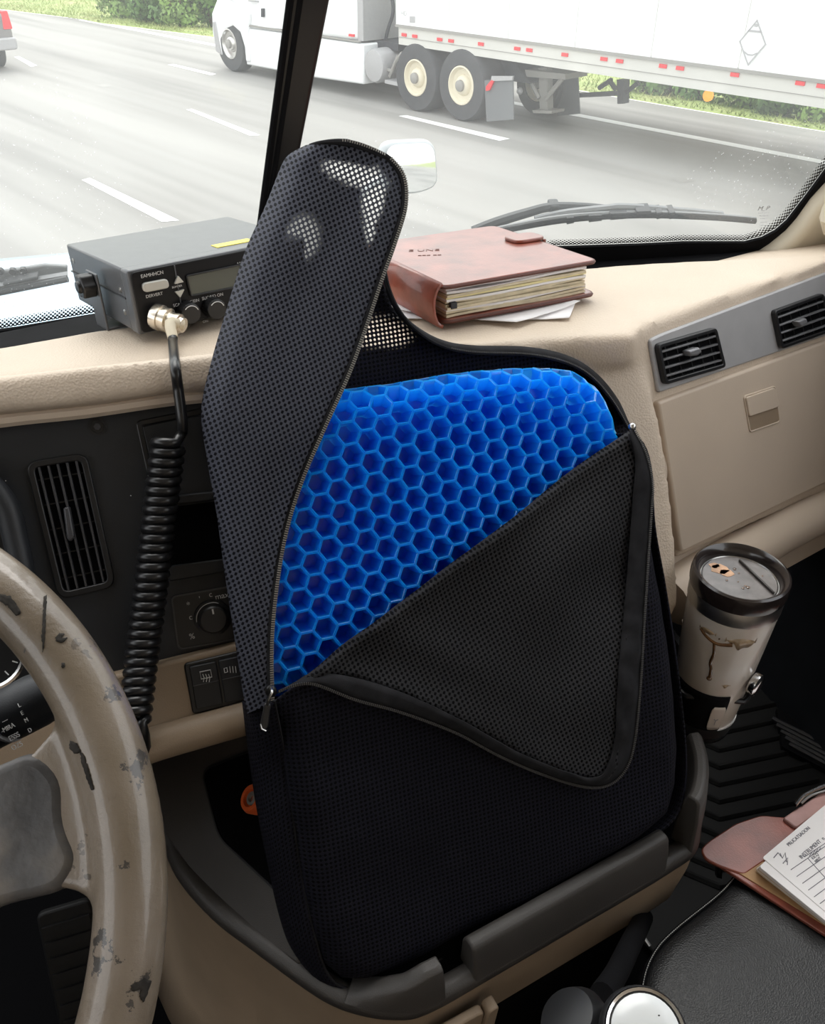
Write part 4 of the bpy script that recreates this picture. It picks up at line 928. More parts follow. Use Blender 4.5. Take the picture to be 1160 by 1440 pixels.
for a_, b_ in ((-.034, Hh*.62), (-.034, Hh*.26), (-.172, Hh*.74), (-.172, Hh*.36)):
    b = MB(); b.lathe(FSd.pt(a_, b_, -.001), FSd.n, [(.0034, 0), (.0032, .0015), (.0016, .0018), (.0014, .0006), (.0003, .0006)], 14); b.build('case_screw', 'steel', RAD)
# U bracket, thumb knob
b = MB(); b.prism(FSd, round_poly([(-.104, -.010), (-.072, -.010), (-.072, Hh*.80), (-.104, Hh*.80)], .003), .008, .0105); b.build('bracket_arm', 'radio', RAD, bevel=.0008)
b = MB(); b.prism(FSd, [(-.104, -.010), (-.072, -.010), (-.072, -.0075), (-.104, -.0075)], -Wd-.0105, .0105); b.build('bracket_base', 'radio', RAD, bevel=.0008)
b = MB(); b.prism(FSd, [(-.104, -.010), (-.072, -.010), (-.072, Hh*.8), (-.104, Hh*.8)], -Wd-.0105, -Wd-.008); b.build('bracket_arm', 'radio', RAD, bevel=.0008)
b = MB(); star = []
for k in range(24):
    a = 2*PI*k/24; r_ = .0128+.0014*math.cos(a*6); star.append((-.086+r_*math.cos(a), Hh*.60+r_*math.sin(a)))
b.prism(FSd, star, .0105, .026); b.build('thumb_knob', 'black', RAD, bevel=.002, seg=2, smooth=50)
b = MB(); b.lathe(FSd.pt(-.086, Hh*.60, .026), FSd.n, [(.007, 0), (.006, .003), (.001, .0035)], 16); b.build('knob_cap', 'black', RAD)
def fpx(x, y): return FD.ab(x, y, .0)
def fquad(pts, c0, c1, name, m, par=None, r=0, bev=0):
    b = MB(); b.pxprism(FD, pts, c0, c1, at=.0, r=r); return b.build(name, m, par or RAD, bevel=bev)
fquad([(198, 398), (234, 391), (237, 404), (201, 411)], -.001, .004, 'push_button', 'button', r=.006, bev=.0012)
fquad([(244, 399), (249, 387), (257, 396)], -.001, .003, 'arrow_key', 'button', r=.001, bev=.0008)
fquad([(245, 410), (258, 406), (252, 418)], -.001, .003, 'arrow_key', 'button', r=.001, bev=.0008)
b, Q = frame_ring(FD, [(260, 387), (360, 366), (364, 398), (267, 417)], .0016, .0, .003, .003, at=0); DS = b.build('display', 'black', RAD, bevel=.0006, weld=1e-5)
b = MB(); b.prism(FD, Q, .0, .0008); b.build('display_glass', 'screen', DS, smooth=0)
for x, y in ((268, 440), (304, 434)):
    a_, b_ = fpx(x-6, y-2); o = FD.pt(a_, b_, 0)
    b = MB(); gear = [(.0118+(.0006 if k % 2 else 0)) for k in range(40)]
    vs = [FD.pt(a_+g*math.cos(2*PI*k/40), b_+g*math.sin(2*PI*k/40), .0) for k, g in enumerate(gear)]+[FD.pt(a_+g*.92*math.cos(2*PI*k/40), b_+g*.92*math.sin(2*PI*k/40), .013) for k, g in enumerate(gear)]
    b.add(vs, [tuple(range(39, -1, -1)), tuple(range(40, 80))]+[(k, (k+1) % 40, 40+(k+1) % 40, 40+k) for k in range(40)])
    KN = b.build('tuning_knob', 'black', RAD, bevel=.001, smooth=30)
    b = MB(); b.tube([o+FD.n*.0132+(FD.e*math.cos(t)+FD.w*math.sin(t))*.0088 for t in [math.radians(20+k*9) for k in range(14)]], .0005, 5); b.build('knob_mark', 'print', KN)
FD_text = [('EAMHHCN', 214, 386, .0052), ('DERVERT', 217, 415, .0046), ('BUMMER', 249, 403, .003), ('SCAEK / SCIEIN', 262, 426, .0046), ('SUORID ON', 299, 417, .0048), ('OFF', 254, 455, .004), ('ON', 289, 452, .004), ('40A', 331, 411, .0048), ('* * * *', 339, 370, .004)]
for s_, x, y, z_ in FD_text: text(s_, FD, x, y, .0008, z_, 'print', RAD)
b = MB(); FT = Frame(FD.pt(0, Hh, 0), FD.e, -FD.n)
b.prism(Frame(FD.pt(0, Hh, 0), FD.e, -FD.n), [(.118, .030), (.165, .030), (.165, .046), (.118, .046)], -.0, .0007)
b.build('yellow_sticker', 'yellow', RAD, smooth=0)

# microphone plug and its coiled cord
pa_, pb_ = fpx(217, 444); po = FD.pt(pa_, pb_, .0)
CRD = thing('coiled_microphone_cord', FC.px(190, 1010, .0), 'black coiled microphone cord plugged into the radio, hanging past the dash', 'cord')
axp = (FD.n*.82+FD.e*.50-nD*.22).normalized()
b = MB(); b.lathe(po, axp, [(.0135, .0005), (.0140, .003), (.0140, .009), (.0125, .0095), (.0125, .014), (.0132, .0145), (.0132, .018), (.0100, .019), (.0098, .027), (.0108, .0275), (.0108, .031), (.0085, .032), (.0080, .036), (.001, .036)], 28)
b.build('plug', 'nickel', CRD, smooth=35)
tip = po+axp*.034
w_tip = tip-CAM; t_tip = w_tip.y*CP-w_tip.z*SP
def cordp(x, y, t): return at_t(x, y, t)
tt = t_tip
cl = catmull([tip, cordp(240, 455, tt-.010), cordp(243, 475, tt-.018)], 8)
b = MB(); b.tube(cl, lambda i: .0066-.00008*i, 12); b.build('strain_relief', 'cream', CRD)
t0 = tt-.018; t1 = .80
helix_top = (240, 620)
path = [cl[-1], deck(243.5, 486, .012), FC.px(246, 512, cP+.010), FC.px(251, 550, cP+.012), FC.px(256, 590, cP+.012), FC.px(257, 608, cP+.006)]
ctr = catmull([FC.px(x, y, c) for x, y, c in ((237, 620, cP+.004), (225, 720, cP-.002), (213, 820, cP-.002), (200, 920, cP), (189, 1012, cP+.014))], 10)
ctr = resample(ctr, n=240); NT = 29; hel = []
N_ = NT*14
for k in range(N_+1):
    f = k/N_; i = min(int(f*(len(ctr)-1)), len(ctr)-2); c = ctr[i].lerp(ctr[i+1], f*(len(ctr)-1)-i); tg = (ctr[i+1]-ctr[i]).normalized()
    u = tg.cross(V((0, 1, 0))).normalized(); w_ = tg.cross(u); a = 2*PI*NT*f+PI*.25; R_ = .0118*(1-.06*f)
    hel.append(c+u*R_*math.cos(a)+w_*R_*math.sin(a))
full = catmull(path, 8)[:-1]
b = MB(); b.tube(full+[hel[0]+(full[-1]-hel[0])*.3]+hel+[hel[-1]+V((0, 0, -.02)), hel[-1]+V((-.01, 0, -.10))], .0050, 8); b.build('coiled_lead', 'cord', CRD, smooth=180)

# ================================================================== PAPERS AND PLANNER ON THE DASH
kpb = deck(625, 452, .008); kq = deck(826, 414, .008)
eb = (kq-kpb).normalized(); FBk = Frame(kpb, eb, nD.cross(eb))     # e along the page edge, w towards the glass, n up
BW = (kq-kpb).length; BD = .215
zt = FBk
def loosepaper(name, poly, h0, m, label, cup=0.0):
    P = [DECK.ab(*p) for p in poly]; b = MB(); n = 9; rows = []
    a, q, c, d = [V(p) for p in P]
    for i in range(n):
        f = i/(n-1); r_ = []
        for j in range(n):
            g = j/(n-1); p = a.lerp(q, g).lerp(d.lerp(c, g), f); r_.append(DECK.pt(p.x, p.y, h0+.0006+cup*(abs(2*g-1)**3+abs(2*f-1)**3)*(.6+.4*noise.noise(V((i*.6, j*.6, h0*900))))))
        rows.append(r_)
    b.grid(rows); o = b.build(name, m, solid=.0006); return tag(o, label, 'paper')
loosepaper('loose_paper', [(540, 452), (800, 452), (812, 420), (560, 408)], .0005, 'paper', 'white folded sheet lying lowest under the brown planner', .003)
loosepaper('loose_paper', [(536, 440), (726, 462), (815, 432), (640, 402)], .0035, 'paper', 'white sheet with bent corner sticking out under the planner front edge', .003)
PLN = thing('planner_book', FBk.pt(BW/2, BD/2, -.006), 'thick worn brown leather planner with clasp lying on white papers', 'book')
BH = 0.0
for k in range(200):                                             # thickness read from the top cover corner
    w_ = FBk.pt(0, 0, k*.0005)-CAM; t = w_.y*CP-w_.z*SP
    if 720-FPX*(w_.y*SP+w_.z*CP)/t <= 401: BH = k*.0005; break
def cover(h, name, th, grow=.006):
    b = MB(); b.prism(FBk, round_poly([(-.004, -grow), (BW+grow, -grow), (BW+grow, BD+grow), (-.004, BD+grow)], .012, 5), h, h+th)
    return b.build(name, 'leather', PLN, bevel=.0014)
cover(-.002, 'back_cover', .005); cover(BH-.004, 'front_cover', .005)
b = MB()
rows = []
for k in range(9):
    a = PI*k/8; rows.append([FBk.pt(-.004-.010*math.sin(a), yy, -.002+(BH+.003)*(1-math.cos(a))/2) for yy in (-.006, BD+.006)])
b.grid(rows); b.build('spine', 'leather', PLN, solid=-.004, smooth=60)
for hh, nm in ((.0005, 'cover_edge'), (BH-.0015, 'cover_edge')):
    b = MB(); pl = round_poly([(-.004, -.0062), (BW+.0062, -.0062), (BW+.0062, BD+.0062)], .001, 2)
    b.tube([FBk.pt(p.x, p.y, hh) for p in round_poly([(-.004, -.0062), (BW+.0062, -.0062), (BW+.0062, BD+.0062), (-.004, BD+.0062)], .012, 5)], .0022, 6, closed=True); b.build(nm, 'leather_edge', PLN)
rg = random.Random(5); h = .0035
kcol = ['paper_cream', 'paper_cream', 'paper', 'paper_cream', 'yellow_page']
M['yellow_page'] = mat('yellow_page', (.78, .70, .38), .85)
npg = 11; gap = (BH-.008)/npg
for k in range(npg):
    b = MB(); th = gap*.92; j = rg.uniform(-.003, .001); wv = rg.uniform(-.0015, .0015)
    rows = []
    for i in range(13):
        f = i/12; a = .002+f*(BW-.006-abs(j)); dz = wv*math.sin(f*PI*2+k)+(.0014*f*f if k > 6 else 0); fr_ = -.0005+j+.001*noise.noise(V((f*6, k*3.1, 0)))
        rows.append([FBk.pt(a, fr_, h+dz), FBk.pt(a, fr_, h+th+dz), FBk.pt(a, BD-.006, h+th+dz), FBk.pt(a, BD-.006, h+dz)])
    b.grid(rows, True); n = len(rows); b.f += [(3, 2, 1, 0), tuple((n-1)*4+q for q in range(4))]
    b.build('page_bundle', 'paper' if k in (9, 10) else ('yellow_page' if k == 7 else kcol[k % 4]), PLN, smooth=30); h += gap
b = MB(); b.prism(FBk, [(.006, -.004), (.014, -.004), (.014, .004), (.006, .004)], .013, .020); b.build('page_tab', 'chassis', PLN, bevel=.0008)
# clasp
cx, cy = FBk.ab(703, 332, BH)
b = MB(); b.prism(FBk, round_poly([(BW-.030, BD*.50), (BW+.0145, BD*.50), (BW+.0145, BD*.50+.036), (BW-.030, BD*.50+.036)], .013, 6), BH+.001, BH+.0055); b.build('clasp_strap', 'leather', PLN, bevel=.0016, seg=3)
b = MB(); b.prism(FBk, round_poly([(BW+.010, BD*.50+.002), (BW+.015, BD*.50+.002), (BW+.015, BD*.50+.034), (BW+.010, BD*.50+.034)], .001, 2), .004, BH+.002); b.build('clasp_tongue', 'leather', PLN, bevel=.001)
FSp = Frame(FBk.pt(-.0142, 0, 0), -FBk.w, FBk.n)
text('E03', FSp, 603, 429, .0006, .010, 'print', PLN)
for s_, x, y, z_ in (('E UNE', 596, 352, .014), ('=== ==', 604, 359, .009)): text(s_, FBk, x, y, BH+.0012, z_, 'leather_mark', PLN, 'embossed_lettering', rot=math.radians(-28))

# ================================================================== BLUE GEL CUSHION
def inside(p, P):
    c = False; n = len(P)
    for i in range(n):
        a, q = P[i], P[i-1]
        if (a[1] > p[1]) != (q[1] > p[1]) and p[0] < (q[0]-a[0])*(p[1]-a[1])/(q[1]-a[1])+a[0]: c = not c
    return c
def dist_edge(p, P):
    best = 9
    for i in range(len(P)):
        a, q = V(P[i]), V(P[i-1]); d = q-a; t = max(0, min(1, (V(p)-a).dot(d)/max(d.length_squared, 1e-12))); best = min(best, (V(p)-a-d*t).length)
    return best
gel_px = [(352, 965), (352, 880), (362, 790), (385, 690), (405, 610), (445, 566), (480, 552), (560, 543), (640, 529), (700, 523), (765, 519), (815, 524), (846, 545), (866, 578), (876, 612), (884, 700), (890, 850), (880, 960), (640, 1010), (460, 995), (400, 985)]
gel_ab = [FC.ab(x, y, -.008) for x, y in gel_px]
q1, q2 = FC.ab(560, 650, -.006), FC.ab(566, 680, -.006)
PIT = abs(q2[1]-q1[1]); Rh = PIT/math.sqrt(3); colp = 1.5*Rh
GT = thing('gel_seat_cushion', FC.pt(.19, .02, -.03), 'blue honeycomb gel seat cushion showing inside the unzipped black cover', 'cushion')
b = MB(); rg = random.Random(2)
a_min, a_max = min(p[0] for p in gel_ab), max(p[0] for p in gel_ab); b_min, b_max = min(p[1] for p in gel_ab), max(p[1] for p in gel_ab)
a00, b00 = FC.ab(570, 611, -.006)
def wob(a, q):
    return (a+.0009*noise.noise(V((a*70, q*70, 1))), q+.0009*noise.noise(V((a*70, q*70, 9))))
RR_, FLAT = .026, .022
def sdist(a, q):
    d = dist_edge((a, q), gel_ab); return d if inside((a, q), gel_ab) else -d
def roll(a, q):
    """the sheet of cells lies flat and wraps over the rounded rim: returns the point on the skin and its outward normal"""
    d = sdist(a, q); bump = .0010*noise.noise(V((a*40, q*40, 4)))
    if d >= FLAT: return FC.pt(a, q, -.006+bump), FC.n.copy()
    h = .002
    g = V((sdist(a+h, q)-sdist(a-h, q), sdist(a, q+h)-sdist(a, q-h)))
    g = g.normalized() if g.length > 1e-6 else V((0, -1))
    s_ = FLAT-d; th = min(s_/RR_, 1.75); k = s_-RR_*math.sin(th)
    pa, pb = a+g.x*k, q+g.y*k
    out = -(FC.e*g.x+FC.w*g.y)
    return FC.pt(pa, pb, -.006+bump-RR_*(1-math.cos(th))), (FC.n*math.cos(th)+out*math.sin(th)).normalized()
HEX = [(math.cos(math.radians(60*k)), math.sin(math.radians(60*k))) for k in range(6)]
ncell = 0; LIM = -.020
for i in range(-34, 35):
    for j in range(-44, 45):
        ca, cb = a00+i*colp, b00+(j+.5*(i % 2))*PIT
        if sdist(ca, cb) < LIM: continue
        ncell += 1
        PP = [roll(*wob(ca+hx*Rh, cb+hy*Rh)) for hx, hy in HEX]; pc0, nc0 = roll(ca, cb)
        def ringp(s_, dc): return [pc0.lerp(p, s_)*1.0+(n_.lerp(nc0, 1-s_)).normalized()*dc for p, n_ in PP]
        dep = -.028 if sdist(ca, cb) > FLAT else -.014
        R0 = ringp(1.0, -.0004); R1 = ringp(.94, .0005); R2 = ringp(.87, -.0004); R3 = ringp(.83, -.005); R4 = ringp(.66, dep)
        k = len(b.v); b.v += [tuple(p) for r in (R0, R1, R2, R3, R4) for p in r]
        for lv in range(4):
            for h in range(6): b.f.append((k+lv*6+h, k+lv*6+(h+1) % 6, k+(lv+1)*6+(h+1) % 6, k+(lv+1)*6+h))
        b.f.append(tuple(k+24+h for h in range(6)))
o = b.build('honeycomb', 'gel', GT, smooth=32, weld=.0002)
M['gel_core'] = mat('deep_blue_gel', (.006, .14, .80), .4)
b = MB(); ce = sum((V(p) for p in gel_ab), V((0, 0)))/len(gel_ab)
b.prism(FC, round_poly([tuple(ce+(V(p)-ce)*.93) for p in gel_ab], .01), -.050, -.0395); b.build('base_sheet', 'gel_core', GT, bevel=.003)

# ================================================================== BLACK MESH COVER
COV = thing('cushion_cover', FC.pt(.19, -.03, -.03), 'black mesh zip cover standing open on the console around the blue gel', 'cover')
def inpoly_sheet(name, m, px, cfun, at, res, par, solid=.0022, thin=None, r=.0, keep=None):
    P = [V(FC.ab(x, y, at)) for x, y in px]
    P3 = resample([V((p.x, p.y, 0)) for p in P]+[V((P[0].x, P[0].y, 0))], step=res)[:-1]; P = [V((p.x, p.y)) for p in P3]
    n = len(P); pts = list(P); rgs = random.Random(1)
    amin, amax = min(p.x for p in P), max(p.x for p in P); bmin, bmax = min(p.y for p in P), max(p.y for p in P)
    y = bmin; row = 0
    while y < bmax:
        x = amin+(res/2 if row % 2 else 0)
        while x < amax:
            if inside((x, y), P) and dist_edge((x, y), P) > res*.55: pts.append(V((x, y)))
            x += res
        y += res*.866; row += 1
    vs, es, fs, *_ = delaunay_2d_cdt(pts, [(i, (i+1) % n) for i in range(n)], [], 1, 1e-6)
    b = MB(); b.v = [tuple(FC.pt(v.x, v.y, cfun(v.x, v.y))) for v in vs]; b.f = [tuple(f) for f in fs]
    b.uv = [(v.x, v.y) for v in vs]; b.thin = [thin(v.x, v.y) if thin else 0.0 for v in vs]
    # faces must look along +n
    if b.f:
        f = b.f[0]; A, B, C_ = [V(b.v[i]) for i in f[:3]]
        if (B-A).cross(C_-A).dot(FC.n) < 0: b.f = [tuple(reversed(f)) for f in b.f]
    return b.build(name, m, par, solid=solid, smooth=180)
def pxline(px, c, n=8): return catmull([FC.px(x, y, c) if not callable(c) else FC.px(x, y, c(x, y)) for x, y in px], n)
nz = lambda a, q, s_, k: noise.noise(V((a*s_, q*s_, k)))
# back panel with its upper rim
back_px = [(352, 985), (330, 880), (312, 760), (318, 640), (350, 560), (420, 470), (500, 395), (533, 378), (540, 400), (552, 432), (575, 460), (615, 482), (660, 490), (740, 491), (795, 502), (835, 524), (866, 560), (884, 598), (900, 680), (925, 800), (945, 930), (952, 1080), (900, 1170), (640, 1330), (520, 1360), (440, 1310), (400, 1200)]
rim_px = back_px[7:18]
def c_back(a, q): return -.060+.003*nz(a, q, 16, 2)
def thin_back(a, q):
    ca, cb = FC.ab(532, 468, -.06); d = ((a-ca)/.030)**2+((q-cb)/.016)**2; d2 = ((a-ca-.012)/.022)**2+((q-cb+.008)/.009)**2
    return max(0, min(1, 1.5-min(d, d2)))*.95
inpoly_sheet('back_panel', 'body_mesh', back_px, c_back, -.06, .006, COV, thin=thin_back)
# its front gusset: the wall that rises from the back panel to the zip rim
rimb = resample(pxline(rim_px, -.060), n=90)
rimf = resample(pxline([(541, 378), (547, 405), (560, 434), (583, 462), (620, 486), (665, 496), (742, 499), (795, 510), (832, 531), (862, 566), (884, 604)], -.040), n=90)
b = MB(); b.grid([rimb, [p.lerp(q, .5)+FC.w*.004 for p, q in zip(rimb, rimf)], rimf]); b.uv = [(k*.006, r_*.012) for r_ in range(3) for k in range(90)]; b.build('back_gusset', 'tape', COV, solid=.0015, smooth=180)
def zipper(pts, nm_parent, side_dir, tooth=.0019, wd=.0011, name='zipper_teeth', m='teeth'):
    P = resample(pts, step=tooth); b = MB()
    for k in range(1, len(P)-1):
        t = (P[k+1]-P[k-1]).normalized(); s_ = side_dir(k/len(P)) if callable(side_dir) else V(side_dir); n_ = t.cross(s_).normalized(); s_ = n_.cross(t)
        c = P[k]; h = tooth*.27
        vs = [c+t*i*h+s_*j*wd+n_*l*.0007 for l in (-1, 1) for j in (-1, 1) for i in (-1, 1)]
        b.add(vs, [(0, 1, 3, 2), (4, 6, 7, 5), (0, 4, 5, 1), (2, 3, 7, 6), (0, 2, 6, 4), (1, 5, 7, 3)])
    return tag(b.build(name, m, nm_parent, smooth=0), kind='stuff')
b = MB(); b.tube(rimf, .0016, 6); b.build('rim_piping', 'tape', COV)
zipper([p+FC.n*.0012+FC.w*.001 for p in rimf[28:]], COV, FC.n, name='rim_zipper_teeth', m='teeth_dim')
# front panel, the part still closed below the fold
front_px = [(386, 985), (424, 956), (520, 884), (640, 793), (760, 702), (884, 608), (905, 622), (917, 660), (922, 740), (936, 820), (950, 910), (960, 990), (966, 1060), (964, 1110), (950, 1152), (905, 1188), (830, 1234), (740, 1286), (660, 1328), (622, 1347), (590, 1363), (556, 1379), (520, 1390), (486, 1389), (460, 1368), (441, 1310), (424, 1230), (411, 1145), (400, 1060)]
front_ab = [FC.ab(x, y, 0) for x, y in front_px]
def c_front(a, q):
    d = dist_edge((a, q), front_ab)
    up = (V((a, q))-V(FC.ab(424, 956))).dot(V((-(FC.ab(884, 608)[1]-FC.ab(424, 956)[1]), FC.ab(884, 608)[0]-FC.ab(424, 956)[0])).normalized())
    rnd = -.020*max(0, 1-d/.026)**2
    if up > -.03: rnd *= max(0, -up/.03)
    return rnd+.0050*nz(a, q, 10, 0)+.0018*nz(a, q, 30, 3)+.003
inpoly_sheet('front_panel', 'body_mesh', front_px, c_front, 0, .006, COV)
# side wall on the left and the bottom, and on the right
seam = [(386, 985), (400, 1060), (411, 1145), (424, 1230), (441, 1310), (460, 1368), (486, 1389), (520, 1390), (556, 1379), (590, 1363), (622, 1347)]
outl = [(343, 985), (352, 1060), (364, 1140), (380, 1220), (396, 1290), (415, 1338), (450, 1374), (492, 1390), (530, 1388), (570, 1374), (625, 1344)]
A_ = resample(catmull([FC.px(x, y, c_front(*FC.ab(x, y))) for x, y in seam], 8), n=70); B_ = resample(pxline(outl, -.058), n=70)
rows = []; uv = []
for k in range(7):
    f = k/6; rows.append([p.lerp(q, f)+(-FC.e*.5+FC.n*.3-FC.w*.25).normalized()*.007*math.sin(PI*f) for p, q in zip(A_, B_)])
    uv += [(i*.006, f*.05) for i in range(70)]
b = MB(); b.grid(rows); b.uv = uv; b.build('side_panel', 'body_mesh', COV, solid=.002, smooth=180)
b = MB(); b.tube([p+FC.n*.0004 for p in A_], .0013, 6); b.build('seam_piping', 'tape', COV)
rs = [(884, 608), (905, 622), (917, 660), (922, 740), (936, 820), (950, 910), (960, 990), (966, 1060), (964, 1110), (950, 1152), (905, 1188), (830, 1234), (740, 1286), (660, 1328)]
A2 = resample(catmull([FC.px(x, y, c_front(*FC.ab(x, y))) for x, y in rs], 8), n=70); B2 = [p+FC.n*(-.058-(p-FC.o).dot(FC.n))*1.0-FC.e*.004 for p in A2]
rows = []; uv = []
for k in range(5):
    f = k/4; rows.append([p.lerp(q, f)+(FC.e*.7-FC.w*.3)*.002*math.sin(PI*f) for p, q in zip(A2, B2)]); uv += [(i*.008, f*.05) for i in range(70)]
b = MB(); b.grid(rows); b.uv = uv; b.build('side_panel', 'body_mesh', COV, solid=.002, smooth=180)
# left flap, unzipped and folded up past the dash
Lp = [(346, 1004), (330, 900), (315, 800), (304, 720), (290, 640), (283, 575), (298, 505), (320, 430), (345, 352), (372, 292), (396, 232), (408, 216), (430, 204)]
Rp = [(381, 990), (380, 905), (387, 825), (401, 745), (424, 672), (456, 598), (490, 522), (514, 455), (534, 395), (553, 342), (568, 290), (565, 248), (545, 222)]
tip = [(430, 204), (458, 196), (485, 199), (520, 210), (545, 222)]
LL = resample([V((x, y, 0)) for x, y in [tuple(p.to_2d()) for p in catmull([(x, y, 0) for x, y in Lp], 8)]], n=120)
RR = resample([V((x, y, 0)) for x, y in [tuple(p.to_2d()) for p in catmull([(x, y, 0) for x, y in Rp], 8)]], n=120)
NQ = 44; rows = []; uv = []; thn = []
def blob(x, y, cx, cy, rx, ry, an):
    c, s_ = math.cos(an), math.sin(an); dx, dy = x-cx, y-cy; u, v = (dx*c+dy*s_)/rx, (-dx*s_+dy*c)/ry; return max(0, min(1, 1.6*(1.1-u*u-v*v)))
for i in range(120):
    f = i/119; r_ = []
    for j in range(NQ):
        g = j/(NQ-1); p = LL[i].lerp(RR[i], g)
        if f > .93: p.y -= 12*((f-.93)/.07)**1.5*math.sin(PI*g)
        bul = .030*math.sin(PI*min(1, g*1.02))**.8*(.35+.65*min(1, f*2.2))*(1-.35*f)
        c = -.026+bul+.024*g**1.6*(1-.3*f)-.030*max(0, 1-g/.18)**2
        c += .0035*noise.noise(V((f*5, g*2.2, 5)))+.005*f*math.sin(g*5.5+f*7+.8)*math.sin(PI*g)
        # hollow near the tip where the panel dips
        c -= .010*math.exp(-(((g-.52)/.16)**2+((f-.80)/.13)**2))
        c *= 1.0 if f < .93 else 1-.4*((f-.93)/.07)
        r_.append(FC.px(p.x, p.y, c))
        uv.append(FC.ab(p.x, p.y, 0))
        w1 = blob(p.x, p.y, 500, 246, 52, 15, .30)+blob(p.x, p.y, 525, 275, 17, 42, .10)+blob(p.x, p.y, 521, 310, 8, 34, .05)
        w2 = blob(p.x, p.y, 425, 335, 26, 34, .15)*.45; w3 = blob(p.x, p.y, 487, 425, 9, 22, .0)*.45
        thn.append(min(1, w1+w2+w3))
    rows.append(r_)
b = MB(); b.grid(rows); b.uv = uv; b.thin = thn
FL = b.build('open_flap', 'flap_mesh', COV, solid=0, smooth=180)
redge = [r[-1] for r in rows]; tedge = list(reversed([p for p in rows[-1]]))
edge = resample(redge+tedge[1:], n=200)
b = MB(); b.tube(resample([r[-1]+FC.n*.0003 for r in rows]+tedge[1:42], n=160), lambda i: .0030 if i < 148 else .0030*(160-i)/12+.0004, 8); b.build('flap_binding', 'tape', COV)
sdir = lambda f: FC.e
zipper([p+FC.n*.0026+FC.e*.0012 for p in redge], COV, FC.e, tooth=.0021, wd=.0017, name='flap_zipper_teeth')
zipper([p+FC.n*.0024+FC.w*.001 for p in tedge[1:26]], COV, FC.w, tooth=.0021, wd=.0012, name='tip_zipper_teeth')
# folded corner: the loose triangle of the front panel with the zip tape along two sides
fold_px = [(424, 956), (520, 882), (640, 791), (760, 700), (886, 606), (893, 640), (890, 720), (880, 840), (872, 950), (868, 1020), (862, 1074), (848, 1094), (800, 1088), (735, 1062), (660, 1020), (570, 975), (490, 950)]
fold_ab = [FC.ab(x, y, .012) for x, y in fold_px]
lf0, lf1 = V(FC.ab(424, 956, .012)), V(FC.ab(886, 606, .012)); fn_ = V((-(lf1-lf0).y, (lf1-lf0).x)).normalized()
def c_fold(a, q):
    h = -(V((a, q))-lf0).dot(fn_)          # distance below the fold line
    roll = .006*math.exp(-(h/.012)**2)-.006*max(0, 1-h/.004)**2
    g = (V((a, q))-lf0).dot((lf1-lf0).normalized())/(lf1-lf0).length
    return .009+roll+.006*max(0, h/.12)+.006*nz(a, q, 13, 7)+.0055*math.sin(h*55+g*6)*max(0, 1-abs(g-.8)*2)+.003*math.sin(g*38-h*60)*max(0, 1-g*2.2)
inpoly_sheet('folded_corner', 'fold_mesh', fold_px, c_fold, .012, .005, COV, thin=lambda a, q: 0.0)
tin = [(428, 950), (480, 949), (560, 972), (650, 1014), (720, 1054), (790, 1084), (838, 1094), (856, 1076), (866, 1036), (870, 950), (879, 850), (889, 720), (894, 650), (886, 612)]
tout = [(390, 973), (412, 964), (442, 962), (500, 984), (562, 1001), (640, 1030), (700, 1062), (760, 1088), (820, 1106), (856, 1103), (880, 1080), (892, 1040), (900, 960), (906, 860), (915, 720), (917, 680), (908, 638), (889, 600)]
TI = resample(catmull([FC.px(x, y, c_fold(*FC.ab(x, y, .012))+.004) for x, y in tin], 8), n=150)
TO = resample(catmull([FC.px(x, y, .016) for x, y in tout], 8), n=150)
# pair points by nearness along the two runs
rows = [TI, [], [], TO]
for k, f in ((1, .33), (2, .7)):
    rows[k] = [p.lerp(q, f)+FC.n*(.0008*math.sin(PI*f)+.0018*noise.noise(V((i*.22, f*1.5, 3)))*(4.0 if 55 < i < 112 else 1.2)) for i, (p, q) in enumerate(zip(TI, TO))]
b = MB(); b.grid(rows); b.build('zipper_tape', 'tape', COV, solid=.0014, smooth=180)
zipper([p+FC.n*.0012 for p in TO], COV, FC.n.cross(FC.e), tooth=.0019, wd=.0012, m='teeth_dim')
# slider and pull at the lower end of the opening
b = MB(); q = FC.px(381, 972, .012); b.sphere(q, .0055, 12, 8, (1, .7, 1.3)); b.build('zipper_slider', 'black', COV)
b = MB(); b.tube(catmull([q+FC.n*.004+FC.w*.004, q+FC.n*.010+FC.w*.002, FC.px(377, 985, .020), FC.px(376, 992, .016)], 6), .0013, 8); b.build('slider_bail', 'steel', COV)
b = MB(); b.pxprism(FC, [(372, 988), (381, 990), (377, 1022), (371, 1028), (365, 1024)], .014, .0175, at=.016, r=.002); ZP = b.build('zipper_pull', 'black', COV, bevel=.001)
b = MB(); b.tube([FC.px(366, 1018, .0175), FC.px(368, 1025, .018), FC.px(374, 1028, .0175)], .0007, 6); b.build('pull_glint', 'steel', ZP)
b = MB(); q = FC.px(889, 600, .014); b.sphere(q, .004, 10, 8); b.build('zipper_stop', 'steel', COV)

